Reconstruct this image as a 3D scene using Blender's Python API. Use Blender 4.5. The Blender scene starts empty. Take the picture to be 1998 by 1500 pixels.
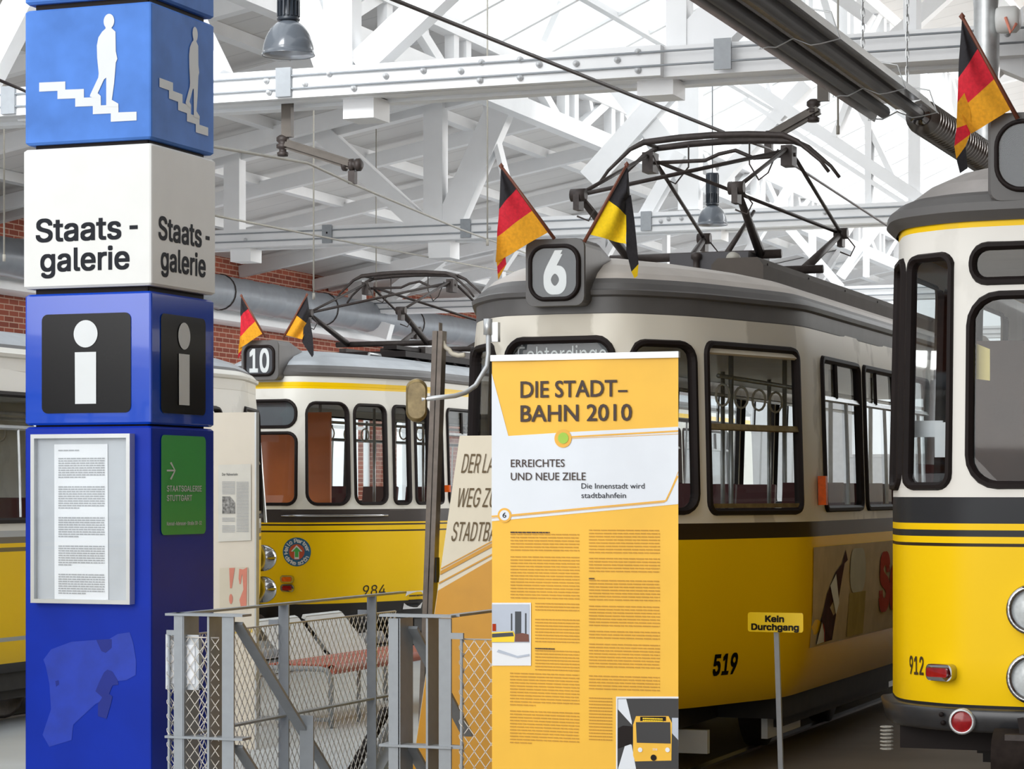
import bpy, math, random
from mathutils import Vector, Matrix
from mathutils.geometry import delaunay_2d_cdt
R = math.radians
random.seed(7)
SC = bpy.context.scene
COL = SC.collection

# ------------------------------------------------------------------ camera, sky, light, exposure
FPX, CU, HV, TH, EYE = 4800.0, 999.0, 960.0, R(20.56), 1.68
cam_d = bpy.data.cameras.new('camera'); cam = bpy.data.objects.new('camera', cam_d); COL.objects.link(cam)
cam_d.sensor_fit = 'HORIZONTAL'; cam_d.sensor_width = 36.0; cam_d.lens = FPX / 1998 * 36
cam_d.shift_y = (HV - 750) / 1998; cam_d.clip_end = 300
cam.location = (0, 0, EYE); cam.rotation_euler = (R(90), 0, TH)
SC.camera = cam
w = bpy.data.worlds.new('daylight'); SC.world = w; w.use_nodes = True
bg = w.node_tree.nodes['Background']; bg.inputs[0].default_value = (0.93, 0.97, 1.0, 1); bg.inputs[1].default_value = 1.25

def area(name, loc, target, sx, sy, power, col=(1, 1, 1)):
    d = bpy.data.lights.new(name, 'AREA'); d.shape = 'RECTANGLE'; d.size = sx; d.size_y = sy; d.energy = power; d.color = col
    o = bpy.data.objects.new(name, d); COL.objects.link(o); o.location = loc
    o.rotation_euler = (Vector(target) - Vector(loc)).to_track_quat('-Z', 'Y').to_euler()
    return o
area('window_daylight', (-10, -6, 7.5), (-5.5, 14, 1.5), 15, 9, 1150, (1.0, 0.98, 0.95))
area('truss_front_fill', (-12, 11, 8.6), (-16, 40, 5.6), 8, 2, 480, (0.97, 0.99, 1.0)).data.spread = R(70)  # added fill, no rooflight modelled here: brightens the truss fronts deep in the hall
area('right_side_fill', (6.6, 46, 6.3), (-16, 46, 7.6), 30, 4, 3000, (1.0, 0.99, 0.97))  # added out-of-frame fill for roof boards and trusses; the right wall has no windows
area('skylight_daylight', (-9.2, 39, 11.5), (-9.6, 39, 0), 5, 48, 3600, (0.95, 0.98, 1.0))
SC.view_settings.view_transform = 'Standard'; SC.view_settings.look = 'None'
SC.view_settings.gamma = 1.0; SC.view_settings.use_curve_mapping = False
SC.view_settings.exposure = 0.40

# ------------------------------------------------------------------ measuring helpers (the hall runs along +Y, trusses along X)
cT, sT = math.cos(TH), math.sin(TH)
def ray(u, v):
    a = (u - CU) / FPX
    return Vector((-sT + a * cT, cT + a * sT, (HV - v) / FPX))
E0 = Vector((0, 0, EYE))
def at(u, v, d): return E0 + ray(u, v) * d
def on_x(u, v, x): r = ray(u, v); return E0 + r * (x / r.x)
def on_y(u, v, y): r = ray(u, v); return E0 + r * (y / r.y)
def on_z(u, v, z): r = ray(u, v); return E0 + r * ((z - EYE) / r.z)

# ------------------------------------------------------------------ materials
def lin(c):
    return tuple(((x / 255) / 12.92 if x / 255 <= 0.04045 else ((x / 255 + 0.055) / 1.055) ** 2.4) for x in c) + (1.0,)
MATS = {}
def mat(name, rgb, rough=0.5, metal=0.0, var=0.06, scale=6.0, coat=0.0, bump=0.0, spec=0.5):
    if name in MATS: return MATS[name]
    m = bpy.data.materials.new(name); m.use_nodes = True; nt = m.node_tree; b = nt.nodes['Principled BSDF']
    b.inputs['Roughness'].default_value = rough; b.inputs['Metallic'].default_value = metal
    b.inputs['Coat Weight'].default_value = coat; b.inputs['Specular IOR Level'].default_value = spec
    tc = nt.nodes.new('ShaderNodeTexCoord'); no = nt.nodes.new('ShaderNodeTexNoise'); no.inputs['Scale'].default_value = scale
    no.inputs['Detail'].default_value = 5
    nt.links.new(tc.outputs['Object'], no.inputs['Vector'])
    rp = nt.nodes.new('ShaderNodeValToRGB'); c = lin(rgb)
    rp.color_ramp.elements[0].position = 0.3; rp.color_ramp.elements[1].position = 0.7
    rp.color_ramp.elements[0].color = tuple(x * (1 - var) for x in c[:3]) + (1,)
    rp.color_ramp.elements[1].color = tuple(min(1, x * (1 + var)) for x in c[:3]) + (1,)
    nt.links.new(no.outputs['Fac'], rp.inputs['Fac']); nt.links.new(rp.outputs['Color'], b.inputs['Base Color'])
    if bump:
        bp = nt.nodes.new('ShaderNodeBump'); bp.inputs['Strength'].default_value = bump; bp.inputs['Distance'].default_value = 0.02
        nt.links.new(no.outputs['Fac'], bp.inputs['Height']); nt.links.new(bp.outputs['Normal'], b.inputs['Normal'])
    MATS[name] = m; return m

def bands_mat(name, stops, dirt=0.0, rough=0.38, dirt_rgb=(150, 145, 135), zlo=1.0):
    """paint in horizontal bands: stops = [(z, rgb), ...] from below; optional worn patches above zlo"""
    m = bpy.data.materials.new(name); m.use_nodes = True; nt = m.node_tree; b = nt.nodes['Principled BSDF']; L = nt.links.new
    b.inputs['Roughness'].default_value = rough; b.inputs['Coat Weight'].default_value = 0.0; b.inputs['Specular IOR Level'].default_value = 0.2
    tc = nt.nodes.new('ShaderNodeTexCoord'); sp = nt.nodes.new('ShaderNodeSeparateXYZ'); L(tc.outputs['Object'], sp.inputs[0])
    dv = nt.nodes.new('ShaderNodeMath'); dv.operation = 'DIVIDE'; dv.inputs[1].default_value = 4.0; L(sp.outputs['Z'], dv.inputs[0])
    rp = nt.nodes.new('ShaderNodeValToRGB'); cr = rp.color_ramp; cr.interpolation = 'CONSTANT'
    cr.elements.remove(cr.elements[1]); cr.elements[0].position = 0; cr.elements[0].color = lin(stops[0][1])
    for z, c in stops[1:]:
        e = cr.elements.new(z / 4.0); e.color = lin(c)
    L(dv.outputs[0], rp.inputs['Fac'])
    no = nt.nodes.new('ShaderNodeTexNoise'); no.inputs['Scale'].default_value = 2.2; no.inputs['Detail'].default_value = 6
    mp = nt.nodes.new('ShaderNodeMapping'); mp.inputs['Scale'].default_value = (1, 1, 0.6); L(tc.outputs['Object'], mp.inputs[0]); L(mp.outputs[0], no.inputs['Vector'])
    th = nt.nodes.new('ShaderNodeMapRange'); th.inputs[1].default_value = 0.53; th.inputs[2].default_value = 0.56; th.inputs[4].default_value = dirt
    L(no.outputs['Fac'], th.inputs[0])
    gt = nt.nodes.new('ShaderNodeMath'); gt.operation = 'GREATER_THAN'; gt.inputs[1].default_value = zlo; L(sp.outputs['Z'], gt.inputs[0])
    ml = nt.nodes.new('ShaderNodeMath'); ml.operation = 'MULTIPLY'; L(gt.outputs[0], ml.inputs[0]); L(th.outputs[0], ml.inputs[1])
    mx = nt.nodes.new('ShaderNodeMixRGB'); mx.inputs[2].default_value = lin(dirt_rgb); L(ml.outputs[0], mx.inputs[0]); L(rp.outputs['Color'], mx.inputs[1])
    L(mx.outputs[0], b.inputs['Base Color'])
    return m

def glass_mat(name, tint=(0.9, 0.93, 0.93), refl=0.035):
    m = bpy.data.materials.new(name); m.use_nodes = True; nt = m.node_tree; L = nt.links.new
    nt.nodes.remove(nt.nodes['Principled BSDF']); out = nt.nodes['Material Output']
    tr = nt.nodes.new('ShaderNodeBsdfTransparent'); tr.inputs[0].default_value = tint + (1,)
    gl = nt.nodes.new('ShaderNodeBsdfGlossy'); gl.inputs['Roughness'].default_value = 0.03
    lw = nt.nodes.new('ShaderNodeLayerWeight'); pw = nt.nodes.new('ShaderNodeMath'); pw.operation = 'POWER'; pw.inputs[1].default_value = 4.0; L(lw.outputs['Facing'], pw.inputs[0])
    ad = nt.nodes.new('ShaderNodeMath'); ad.operation = 'ADD'; ad.use_clamp = True; ad.inputs[1].default_value = refl; L(pw.outputs[0], ad.inputs[0])
    mx = nt.nodes.new('ShaderNodeMixShader'); L(ad.outputs[0], mx.inputs[0]); L(tr.outputs[0], mx.inputs[1]); L(gl.outputs[0], mx.inputs[2])
    L(mx.outputs[0], out.inputs[0]); return m

def board_mat(name, rgb, pitch, axis='Y', gap=0.05, dark=0.62, rough=0.7):
    m = bpy.data.materials.new(name); m.use_nodes = True; nt = m.node_tree; b = nt.nodes['Principled BSDF']; L = nt.links.new
    b.inputs['Roughness'].default_value = rough
    tc = nt.nodes.new('ShaderNodeTexCoord'); sp = nt.nodes.new('ShaderNodeSeparateXYZ'); L(tc.outputs['Object'], sp.inputs[0])
    dv = nt.nodes.new('ShaderNodeMath'); dv.operation = 'DIVIDE'; dv.inputs[1].default_value = pitch; L(sp.outputs[axis], dv.inputs[0])
    fr = nt.nodes.new('ShaderNodeMath'); fr.operation = 'FRACT'; L(dv.outputs[0], fr.inputs[0])
    lt = nt.nodes.new('ShaderNodeMath'); lt.operation = 'LESS_THAN'; lt.inputs[1].default_value = gap; L(fr.outputs[0], lt.inputs[0])
    no = nt.nodes.new('ShaderNodeTexNoise'); no.inputs['Scale'].default_value = 1.5; L(tc.outputs['Object'], no.inputs['Vector'])
    c = lin(rgb); rp = nt.nodes.new('ShaderNodeValToRGB'); rp.color_ramp.elements[0].color = tuple(x * 0.88 for x in c[:3]) + (1,); rp.color_ramp.elements[1].color = c
    L(no.outputs['Fac'], rp.inputs[0])
    mx = nt.nodes.new('ShaderNodeMixRGB'); mx.inputs[2].default_value = tuple(x * dark for x in c[:3]) + (1,)
    L(lt.outputs[0], mx.inputs[0]); L(rp.outputs[0], mx.inputs[1]); L(mx.outputs[0], b.inputs['Base Color']); return m

def brick_mat(name):
    m = bpy.data.materials.new(name); m.use_nodes = True; nt = m.node_tree; b = nt.nodes['Principled BSDF']; L = nt.links.new
    b.inputs['Roughness'].default_value = 0.85
    tc = nt.nodes.new('ShaderNodeTexCoord'); sp = nt.nodes.new('ShaderNodeSeparateXYZ'); L(tc.outputs['Object'], sp.inputs[0])
    cb = nt.nodes.new('ShaderNodeCombineXYZ'); L(sp.outputs['Y'], cb.inputs[0]); L(sp.outputs['Z'], cb.inputs[1])
    br = nt.nodes.new('ShaderNodeTexBrick'); br.inputs['Scale'].default_value = 1.0
    br.inputs['Brick Width'].default_value = 0.26; br.inputs['Row Height'].default_value = 0.085; br.inputs['Mortar Size'].default_value = 0.008
    br.inputs['Color1'].default_value = lin((150, 76, 54)); br.inputs['Color2'].default_value = lin((118, 54, 38)); br.inputs['Mortar'].default_value = lin((178, 150, 132))
    L(cb.outputs[0], br.inputs['Vector']); L(br.outputs['Color'], b.inputs['Base Color']); return m

M = dict(
    white=mat('white_timber_paint', (240, 241, 242), 0.6, var=0.03, scale=3),
    steel=mat('grey_painted_steel', (150, 155, 160), 0.4, var=0.05, scale=20),
    zinc=mat('galvanised_steel', (190, 192, 192), 0.35, 0.6, var=0.12, scale=14),
    chrome=mat('chrome', (176, 176, 178), 0.12, 1.0, var=0.02),
    alu=mat('aluminium', (205, 207, 208), 0.35, 0.5, var=0.04),
    black=mat('black_rubber', (30, 23, 22), 0.6, var=0.15, spec=.2),
    dark=mat('dark_underframe', (34, 31, 29), 0.7, var=0.3, scale=9),
    iron=mat('sooty_iron', (62, 54, 51), 0.55, 0.2, var=0.25, scale=25),
    grey=mat('dark_grey_roof_paint', (92, 90, 89), 0.5, var=0.08, scale=5, bump=0.1),
    boxgrey=mat('warm_grey_box_paint', (88, 82, 77), 0.8, var=0.06, spec=.15), armsteel=mat('brown_arm_steel', (86, 79, 72), 0.5, 0.2, var=0.2), switch=mat('charcoal_case_paint', (74, 72, 75), 0.6), hose=mat('aluminium_hose', (150, 146, 142), 0.28, 0.85, var=0.1),
    roof=mat('pale_roof_paint', (196, 189, 182), 0.5, var=0.08, scale=3),
    roofblue=mat('pale_blue_grey_roof_paint', (178, 184, 190), 0.45, var=0.1, scale=4),
    roofsilver=mat('worn_silver_roof_paint', (168, 163, 160), 0.42, 0.2, var=0.14, scale=5),
    cream=mat('cream_interior', (214, 205, 186), 0.5),
    ceil=mat('interior_lining', (196, 190, 178), 0.5),
    brown=mat('brown_panelling', (84, 58, 44), 0.5, var=0.15),
    orange=mat('orange_panelling', (226, 120, 48), 0.45),
    maroon=mat('maroon_upholstery', (96, 38, 40), 0.6),
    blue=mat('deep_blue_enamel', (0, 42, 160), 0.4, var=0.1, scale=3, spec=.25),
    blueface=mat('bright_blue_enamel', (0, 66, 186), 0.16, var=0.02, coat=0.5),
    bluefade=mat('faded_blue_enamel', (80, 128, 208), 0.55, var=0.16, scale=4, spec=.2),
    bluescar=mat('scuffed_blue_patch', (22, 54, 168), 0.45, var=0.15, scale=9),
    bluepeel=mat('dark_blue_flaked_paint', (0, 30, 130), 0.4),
    ivory=mat('ivory_enamel', (226, 226, 223), 0.45, var=0.02, spec=.3),
    ink=mat('charcoal_lettering', (36, 38, 44), 0.6, spec=.15), inkbrown=mat('brown_lettering', (64, 46, 38), 0.6),
    inkgold=mat('dark_gold_lettering', (92, 70, 28), 0.5),
    print=mat('grey_small_print', (168, 170, 174), 0.7), printochre=mat('ochre_small_print', (196, 146, 52), 0.7),
    matblack=mat('black_sign_plate', (20, 19, 21), 0.25, spec=.25), signwhite=mat('white_sign_print', (218, 221, 222), 0.5, var=0.02, spec=.3),
    green=mat('green_sign_print', (64, 172, 82), 0.4, var=0.03), lime=mat('lime_print', (160, 200, 60), 0.5),
    paper=mat('paper_white', (236, 238, 242), 0.7, var=0.02), caseback=mat('grey_case_backing', (192, 196, 202), 0.35, var=0.05),
    bannery=mat('banner_yellow', (246, 190, 56), 0.5, var=0.03), bannerw=mat('banner_white', (226, 231, 238), 0.5, var=0.02),
    gold=mat('gold_print', (236, 176, 58), 0.5), ochre=mat('ochre_board_print', (206, 146, 30), 0.35, var=0.06),
    boardcream=mat('cream_board', (222, 212, 190), 0.4, var=0.03), panel=mat('cream_panel', (232, 222, 204), 0.5, var=0.02),
    salmon=mat('salmon_print', (226, 140, 118), 0.6), yellow=mat('yellow_sign', (252, 212, 10), 0.35, var=0.02),
    sky=mat('printed_grey_sky', (186, 194, 208), 0.6), night=mat('printed_night', (46, 45, 46), 0.5),
    red=mat('red_lens', (150, 16, 22), 0.15, var=0.2, scale=40), amber=mat('amber_lens', (222, 92, 20), 0.15, var=0.15, scale=40),
    lens=mat('headlight_lens', (205, 210, 212), 0.08, var=0.1, scale=40),
    seatred=mat('terracotta_slats', (190, 104, 84), 0.55, var=0.08), seatwhite=mat('pale_grey_boards', (214, 218, 218), 0.5, var=0.03),
    adcream=mat('aged_poster_cream', (196, 178, 146), 0.9, var=0.1, spec=.1), bottle=mat('printed_brown_bottle', (66, 34, 22), 0.9, var=0.3, scale=12, spec=.1),
    beer=mat('printed_pale_beer', (170, 150, 78), 0.9, var=0.15, spec=.1), foam=mat('printed_foam', (190, 188, 172), 0.9, spec=.1), adred=mat('poster_red', (176, 62, 34), 0.9, spec=.1),
    cblack=mat('black_bunting', (40, 38, 42), 0.9, var=0.2, scale=60), cred=mat('red_bunting', (206, 34, 52), 0.9, var=0.15, scale=60),
    cgold=mat('gold_bunting', (226, 158, 32), 0.9, var=0.12, scale=60), cyel=mat('yellow_bunting', (246, 206, 20), 0.9, var=0.08, scale=60),
    wood=mat('brown_stick', (112, 62, 44), 0.5), lamp=mat('grey_lamp_enamel', (98, 104, 112), 0.2, var=0.04, coat=0.5),
    lampin=mat('silver_lamp_reflector', (206, 210, 216), 0.3, 0.5), lampdark=mat('black_ribbed_housing', (44, 50, 58), 0.4),
    rust=mat('brown_steel_post', (128, 117, 107), 0.4, 0.3, var=0.2, scale=12), mirrorback=mat('tarnished_brass', (150, 130, 88), 0.3, 0.6, var=0.3, scale=18),
    heater=mat('sooty_heater_tube', (54, 48, 46), 0.5, 0.2, var=0.2), clear=mat('milky_acrylic', (206, 210, 214), 0.1, var=0.1, scale=30),
    wire=mat('dark_wire', (66, 54, 52), 0.5), palewire=mat('pale_wire', (168, 164, 154), 0.5), mesh=mat('steel_net_wire', (204, 198, 190), 0.35, 0.4),
    floor_d=mat('worn_dark_floor', (120, 108, 92), 0.6, var=0.16, scale=1.5, bump=0.05), floor_l=mat('pale_grey_paving', (196, 202, 206), 0.5, var=0.08, scale=1.2),
    rail=mat('rail_steel', (130, 126, 122), 0.3, 0.7, var=0.1), blind=mat('roller_blind', (92, 98, 104), 0.5), farwall=mat('white_far_wall', (238, 240, 242), 0.7),
    duct=mat('wall_duct_zinc', (140, 144, 150), 0.35, 0.4, var=0.08), boltm=mat('painted_bolt', (206, 208, 210), 0.5),
    tan=mat('tan_reflector', (150, 132, 96), 0.4, 0.3, var=0.25, scale=25), foil=mat('reflector_sheet', (190, 188, 186), 0.22, 0.8, var=0.1, scale=9),
    dest=mat('destination_black', (56, 60, 66), 0.5, var=0.05))
M['glass'] = glass_mat('tram_window_glass'); M['caseglass'] = glass_mat('case_glass', (0.97, 0.98, 0.98), 0.03)
M['boards'] = board_mat('whitewashed_roof_boards', (226, 224, 222), 0.62, 'Y', 0.06, 0.8)
M['brick'] = brick_mat('red_brick')

# ------------------------------------------------------------------ mesh helpers
class MB:
    def __init__(s): s.v = []; s.f = []; s.m = []; s.sm = []
    def add(s, vs, fs, mi=0, smooth=False):
        b = len(s.v); s.v += [Vector(x) for x in vs]
        for f in fs: s.f.append([i + b for i in f]); s.m.append(mi); s.sm.append(smooth)
        return s
    def box(s, lo, hi, mi=0):
        x0, y0, z0 = lo; x1, y1, z1 = hi
        return s.add([(x0, y0, z0), (x1, y0, z0), (x1, y1, z0), (x0, y1, z0), (x0, y0, z1), (x1, y0, z1), (x1, y1, z1), (x0, y1, z1)],
                     [(0, 3, 2, 1), (4, 5, 6, 7), (0, 1, 5, 4), (1, 2, 6, 5), (2, 3, 7, 6), (3, 0, 4, 7)], mi)
    def bar(s, a, b, w_, t_, side=(0, 1, 0), mi=0):
        """square-edged bar from a to b; t_ measured along 'side', w_ across"""
        a = Vector(a); b = Vector(b); d = (b - a).normalized(); sd = Vector(side); sd = (sd - d * sd.dot(d)).normalized(); n = d.cross(sd)
        vs = [p + sd * (i * t_ / 2) + n * (j * w_ / 2) for p in (a, b) for i, j in ((-1, -1), (1, -1), (1, 1), (-1, 1))]
        return s.add(vs, [(0, 1, 2, 3), (7, 6, 5, 4), (0, 4, 5, 1), (1, 5, 6, 2), (2, 6, 7, 3), (3, 7, 4, 0)], mi)
    def tube(s, pts, r, n=8, mi=0, closed=False, cap=True):
        pts = [Vector(p) for p in pts]; k = len(pts); rs = r if isinstance(r, (list, tuple)) else [r] * k
        up = None; rings = []
        for i in range(k):
            if closed: d = pts[(i + 1) % k] - pts[i - 1]
            else: d = pts[min(i + 1, k - 1)] - pts[max(i - 1, 0)]
            d.normalize()
            if up is None: up = d.orthogonal().normalized()
            up = (up - d * up.dot(d)); up = up.normalized() if up.length > 1e-6 else d.orthogonal().normalized(); q = d.cross(up)
            rings.append([pts[i] + (up * math.cos(2 * math.pi * j / n) + q * math.sin(2 * math.pi * j / n)) * rs[i] for j in range(n)])
        fs = []
        for i in range(k if closed else k - 1):
            i2 = (i + 1) % k
            for j in range(n): fs.append((i * n + j, i * n + (j + 1) % n, i2 * n + (j + 1) % n, i2 * n + j))
        if cap and not closed: fs.append(tuple(range(n - 1, -1, -1))); fs.append(tuple((k - 1) * n + j for j in range(n)))
        return s.add([p for g in rings for p in g], fs, mi, n > 5)
    def lathe(s, prof, c, axis='Z', n=28, mi=0, closed_end=True):
        """prof: [(radius, height)] about an axis through c"""
        c = Vector(c); ax = {'X': (Vector((0, 1, 0)), Vector((0, 0, 1)), Vector((1, 0, 0))), 'Y': (Vector((1, 0, 0)), Vector((0, 0, 1)), Vector((0, 1, 0))),
                             'Z': (Vector((1, 0, 0)), Vector((0, 1, 0)), Vector((0, 0, 1)))}[axis]
        vs = [c + (ax[0] * math.cos(2 * math.pi * j / n) + ax[1] * math.sin(2 * math.pi * j / n)) * r + ax[2] * h for r, h in prof for j in range(n)]
        fs = [(i * n + j, i * n + (j + 1) % n, (i + 1) * n + (j + 1) % n, (i + 1) * n + j) for i in range(len(prof) - 1) for j in range(n)]
        if closed_end: fs += [tuple(range(n)), tuple((len(prof) - 1) * n + j for j in range(n))]
        return s.add(vs, fs, mi, True)
    def prism(s, poly, depth, mi=0):
        """poly: 3-D outline, extruded by the vector depth"""
        k = len(poly); d = Vector(depth); vs = [Vector(p) for p in poly]; vs = vs + [p + d for p in vs]
        return s.add(vs, [tuple(range(k)), tuple(range(2 * k - 1, k - 1, -1))] + [(i, i + k, (i + 1) % k + k, (i + 1) % k) for i in range(k)], mi)
    def build(s, name, mats, parent=None, org=None):
        me = bpy.data.meshes.new(name)
        o_ = Vector(org) if org is not None else ORG.get(parent.name, Vector()) if parent else Vector()
        me.from_pydata([p - o_ for p in s.v], [], s.f)
        if not isinstance(mats, (list, tuple)): mats = [mats]
        for m_ in mats: me.materials.append(M[m_] if isinstance(m_, str) else m_)
        me.polygons.foreach_set('material_index', s.m); me.polygons.foreach_set('use_smooth', s.sm); me.update()
        o = bpy.data.objects.new(name, me); COL.objects.link(o)
        if parent: o.parent = parent; ORG[o.name] = o_
        elif org is not None: o.location = o_
        return o
ORG = {}
def tag(o, label=None, cat=None, group=None, kind=None):
    for k, x in (('label', label), ('category', cat), ('group', group), ('kind', kind)):
        if x: o[k] = x
    return o
def thing(name, loc, label, cat, group=None, kind=None, rz=0.0, local=False):
    o = bpy.data.objects.new(name, None); COL.objects.link(o); o.location = loc; o.rotation_euler = (0, 0, rz); o.empty_display_size = 0.1
    ORG[o.name] = Vector() if local else Vector(loc)
    return tag(o, label, cat, group, kind)

def rrect(x0, x1, y0, y1, r, n=6):
    r = min(r, (x1 - x0) / 2 - 1e-4, (y1 - y0) / 2 - 1e-4); out = []
    for cx, cy, a0 in ((x1 - r, y1 - r, 0), (x0 + r, y1 - r, 90), (x0 + r, y0 + r, 180), (x1 - r, y0 + r, 270)):
        for i in range(n + 1):
            a = R(a0 + 90 * i / n); out.append((cx + r * math.cos(a), cy + r * math.sin(a)))
    return out
def circle(cx, cy, r, n=28): return [(cx + r * math.cos(2 * math.pi * i / n), cy + r * math.sin(2 * math.pi * i / n)) for i in range(n)]

_tc = {}
FONTS = {}
def sans():
    if 'f' not in FONTS:
        try: FONTS['f'] = bpy.data.fonts.load(bpy.utils.system_resource('DATAFILES', path='fonts') + '/Inter.woff2')
        except Exception: FONTS['f'] = None
    return FONTS['f']
def text2d(body, bold=0.0, grotesque=False):
    """flat outline mesh of a line of lettering: verts scaled so capitals are 1 high, starting at x=0; returns (verts, faces, width)"""
    key = (body, bold, grotesque)
    if key in _tc: return _tc[key]
    def mesh_of(t):
        c = bpy.data.curves.new('lettering', 'FONT'); c.body = t; c.size = 1.0; c.resolution_u = 3; c.fill_mode = 'NONE' if hasattr(c, 'fill_mode') else 'NONE'
        if grotesque and sans(): c.font = sans()
        o = bpy.data.objects.new('lettering', c); COL.objects.link(o)
        dg = bpy.context.evaluated_depsgraph_get(); me = bpy.data.meshes.new_from_object(o.evaluated_get(dg))
        P = [Vector((p.co.x, p.co.y)) for p in me.vertices]; E = [tuple(e.vertices) for e in me.edges]
        COL.objects.unlink(o); bpy.data.objects.remove(o); bpy.data.curves.remove(c); bpy.data.meshes.remove(me)
        if not P: return [], []
        nb = {}
        for a, b in E: nb.setdefault(a, []).append(b); nb.setdefault(b, []).append(a)
        loops = []; seen = set()                           # each outline keeps its drawing direction: the vertices are numbered along it
        for st_ in range(len(P)):
            if st_ in seen: continue
            lp = [st_]; seen.add(st_)
            nx = min((q for q in nb.get(st_, []) if q not in seen), default=None)
            while nx is not None:
                lp.append(nx); seen.add(nx); nx = next((q for q in nb[nx] if q not in seen), None)
            if len(lp) > 2: loops.append([P[q] for q in lp])
        V = [p for lp in loops for p in lp]; ED = []; b = 0
        for lp in loops: ED += [(b + q, b + (q + 1) % len(lp)) for q in range(len(lp))]; b += len(lp)
        r = delaunay_2d_cdt(V, ED, [], 0, 1e-6); fs = []
        for f in r[2]:
            x = sum(r[0][q].x for q in f) / 3; y = sum(r[0][q].y for q in f) / 3; wn_ = 0
            for lp in loops:
                for q in range(len(lp)):
                    p0_, p1_ = lp[q - 1], lp[q]
                    if (p0_.y > y) != (p1_.y > y) and x < (p1_.x - p0_.x) * (y - p0_.y) / (p1_.y - p0_.y) + p0_.x: wn_ += 1 if p1_.y > p0_.y else -1
            if wn_: fs.append(tuple(f))
        return [(p.x, p.y) for p in r[0]], fs
    cap = CAP.get(grotesque)
    if cap is None:
        v, f = mesh_of('H'); cap = CAP[grotesque] = max(y for x, y in v)
    v, f = mesh_of(body)
    if not v: return [], [], 0
    x0 = min(x for x, y in v); v = [((x - x0) / cap, y / cap) for x, y in v]; wd = max(x for x, y in v)
    _tc[key] = (v, f, wd); return _tc[key]
CAP = {}
def letter(mb, body, fn, x0, x1, y0, cap, mi=0, bold=0.0, slant=0.0, g=False):
    """lettering stretched to run from x0 to x1 with capitals 'cap' high, laid on the surface fn(x, y) -> point"""
    v, f, wd = text2d(body, bold, g)
    if wd:
        kx = (x1 - x0) / wd; bx = bold * kx; by = bold * cap
        shifts = [(0, 0)] if bold <= 0 else [(-bx, -by), (bx, -by), (-bx, by), (bx, by), (0, 0)]
        for q, (sx_, sy_) in enumerate(shifts):
            pts = [fn(x0 + x * kx * (1 - 2 * bold / wd if bold > 0 else 1) + (bx if bold > 0 else 0) + slant * y * cap + sx_, y0 + y * cap + sy_) for x, y in v]
            if q:
                a_, b_, c_ = fn(x0, y0), fn(x0 + kx, y0), fn(x0, y0 + cap)
                nn = (b_ - a_).cross(c_ - a_).normalized() * (.0002 * q); pts = [p + nn for p in pts]
            mb.add(pts, f, mi)
    return mb
def poly(mb, pts, fn, mi=0):
    k = len(pts); pts = list(pts)
    if sum(pts[i - 1][0] * pts[i][1] - pts[i][0] * pts[i - 1][1] for i in range(k)) < 0: pts.reverse()
    tri = delaunay_2d_cdt([Vector(p) for p in pts], [], [list(range(k))], 1, 1e-6)
    return mb.add([fn(p.x, p.y) for p in tri[0]], [tuple(f) for f in tri[2]], mi)
def sliced(mb, P, fn, step=.012, mi=0):
    """a flat outline cut into narrow upright slices so that it follows a bent surface"""
    lo = min(p[0] for p in P); hi = max(p[0] for p in P); zl = min(p[1] for p in P) - .01; zh = max(p[1] for p in P) + .01
    V = [Vector(p) for p in P]; ed = [(i, (i + 1) % len(P)) for i in range(len(P))]; k = max(2, int((hi - lo) / step))
    for j in range(1, k):
        x = lo + (hi - lo) * j / k + 1e-5; V += [Vector((x, zl)), Vector((x, zh))]; ed.append((len(V) - 2, len(V) - 1))
    r = delaunay_2d_cdt(V, ed, [], 0, 1e-6); fs = []
    for f in r[2]:
        c = sum((r[0][i] for i in f), Vector((0, 0))) / len(f); ins = False
        for i in range(len(P)):
            (x1, y1), (x2, y2) = P[i - 1], P[i]
            if (y1 > c.y) != (y2 > c.y) and c.x < (x2 - x1) * (c.y - y1) / (y2 - y1) + x1: ins = not ins
        if ins: fs.append(tuple(f))
    us_ = sorted({i for f in fs for i in f}); ix = {q: i for i, q in enumerate(us_)}
    return mb.add([fn(r[0][q].x, r[0][q].y) for q in us_], [tuple(ix[i] for i in f) for f in fs], mi)
def small_print(mb, fn, x0, x1, ytop, ybot, pitch, h, mi=0, rnd=random.Random(3), para=7):
    """lines too small to read: broken dashes"""
    y = ytop; k = 0
    sg = 1 if ybot > ytop else -1
    while (ybot - y) * sg > 0:
        k += 1; end = x1 if k % para else x0 + (x1 - x0) * rnd.uniform(.2, .6); x = x0
        while x < end:
            wd = (x1 - x0) * rnd.uniform(.04, .12); e = min(x + wd, end)
            mb.add([fn(x, y), fn(e, y), fn(e, y + h * sg), fn(x, y + h * sg)], [(0, 1, 2, 3)], mi); x = e + (x1 - x0) * .012
        y += pitch * sg * (2 if k % para == 0 else 1)
    return mb

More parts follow.
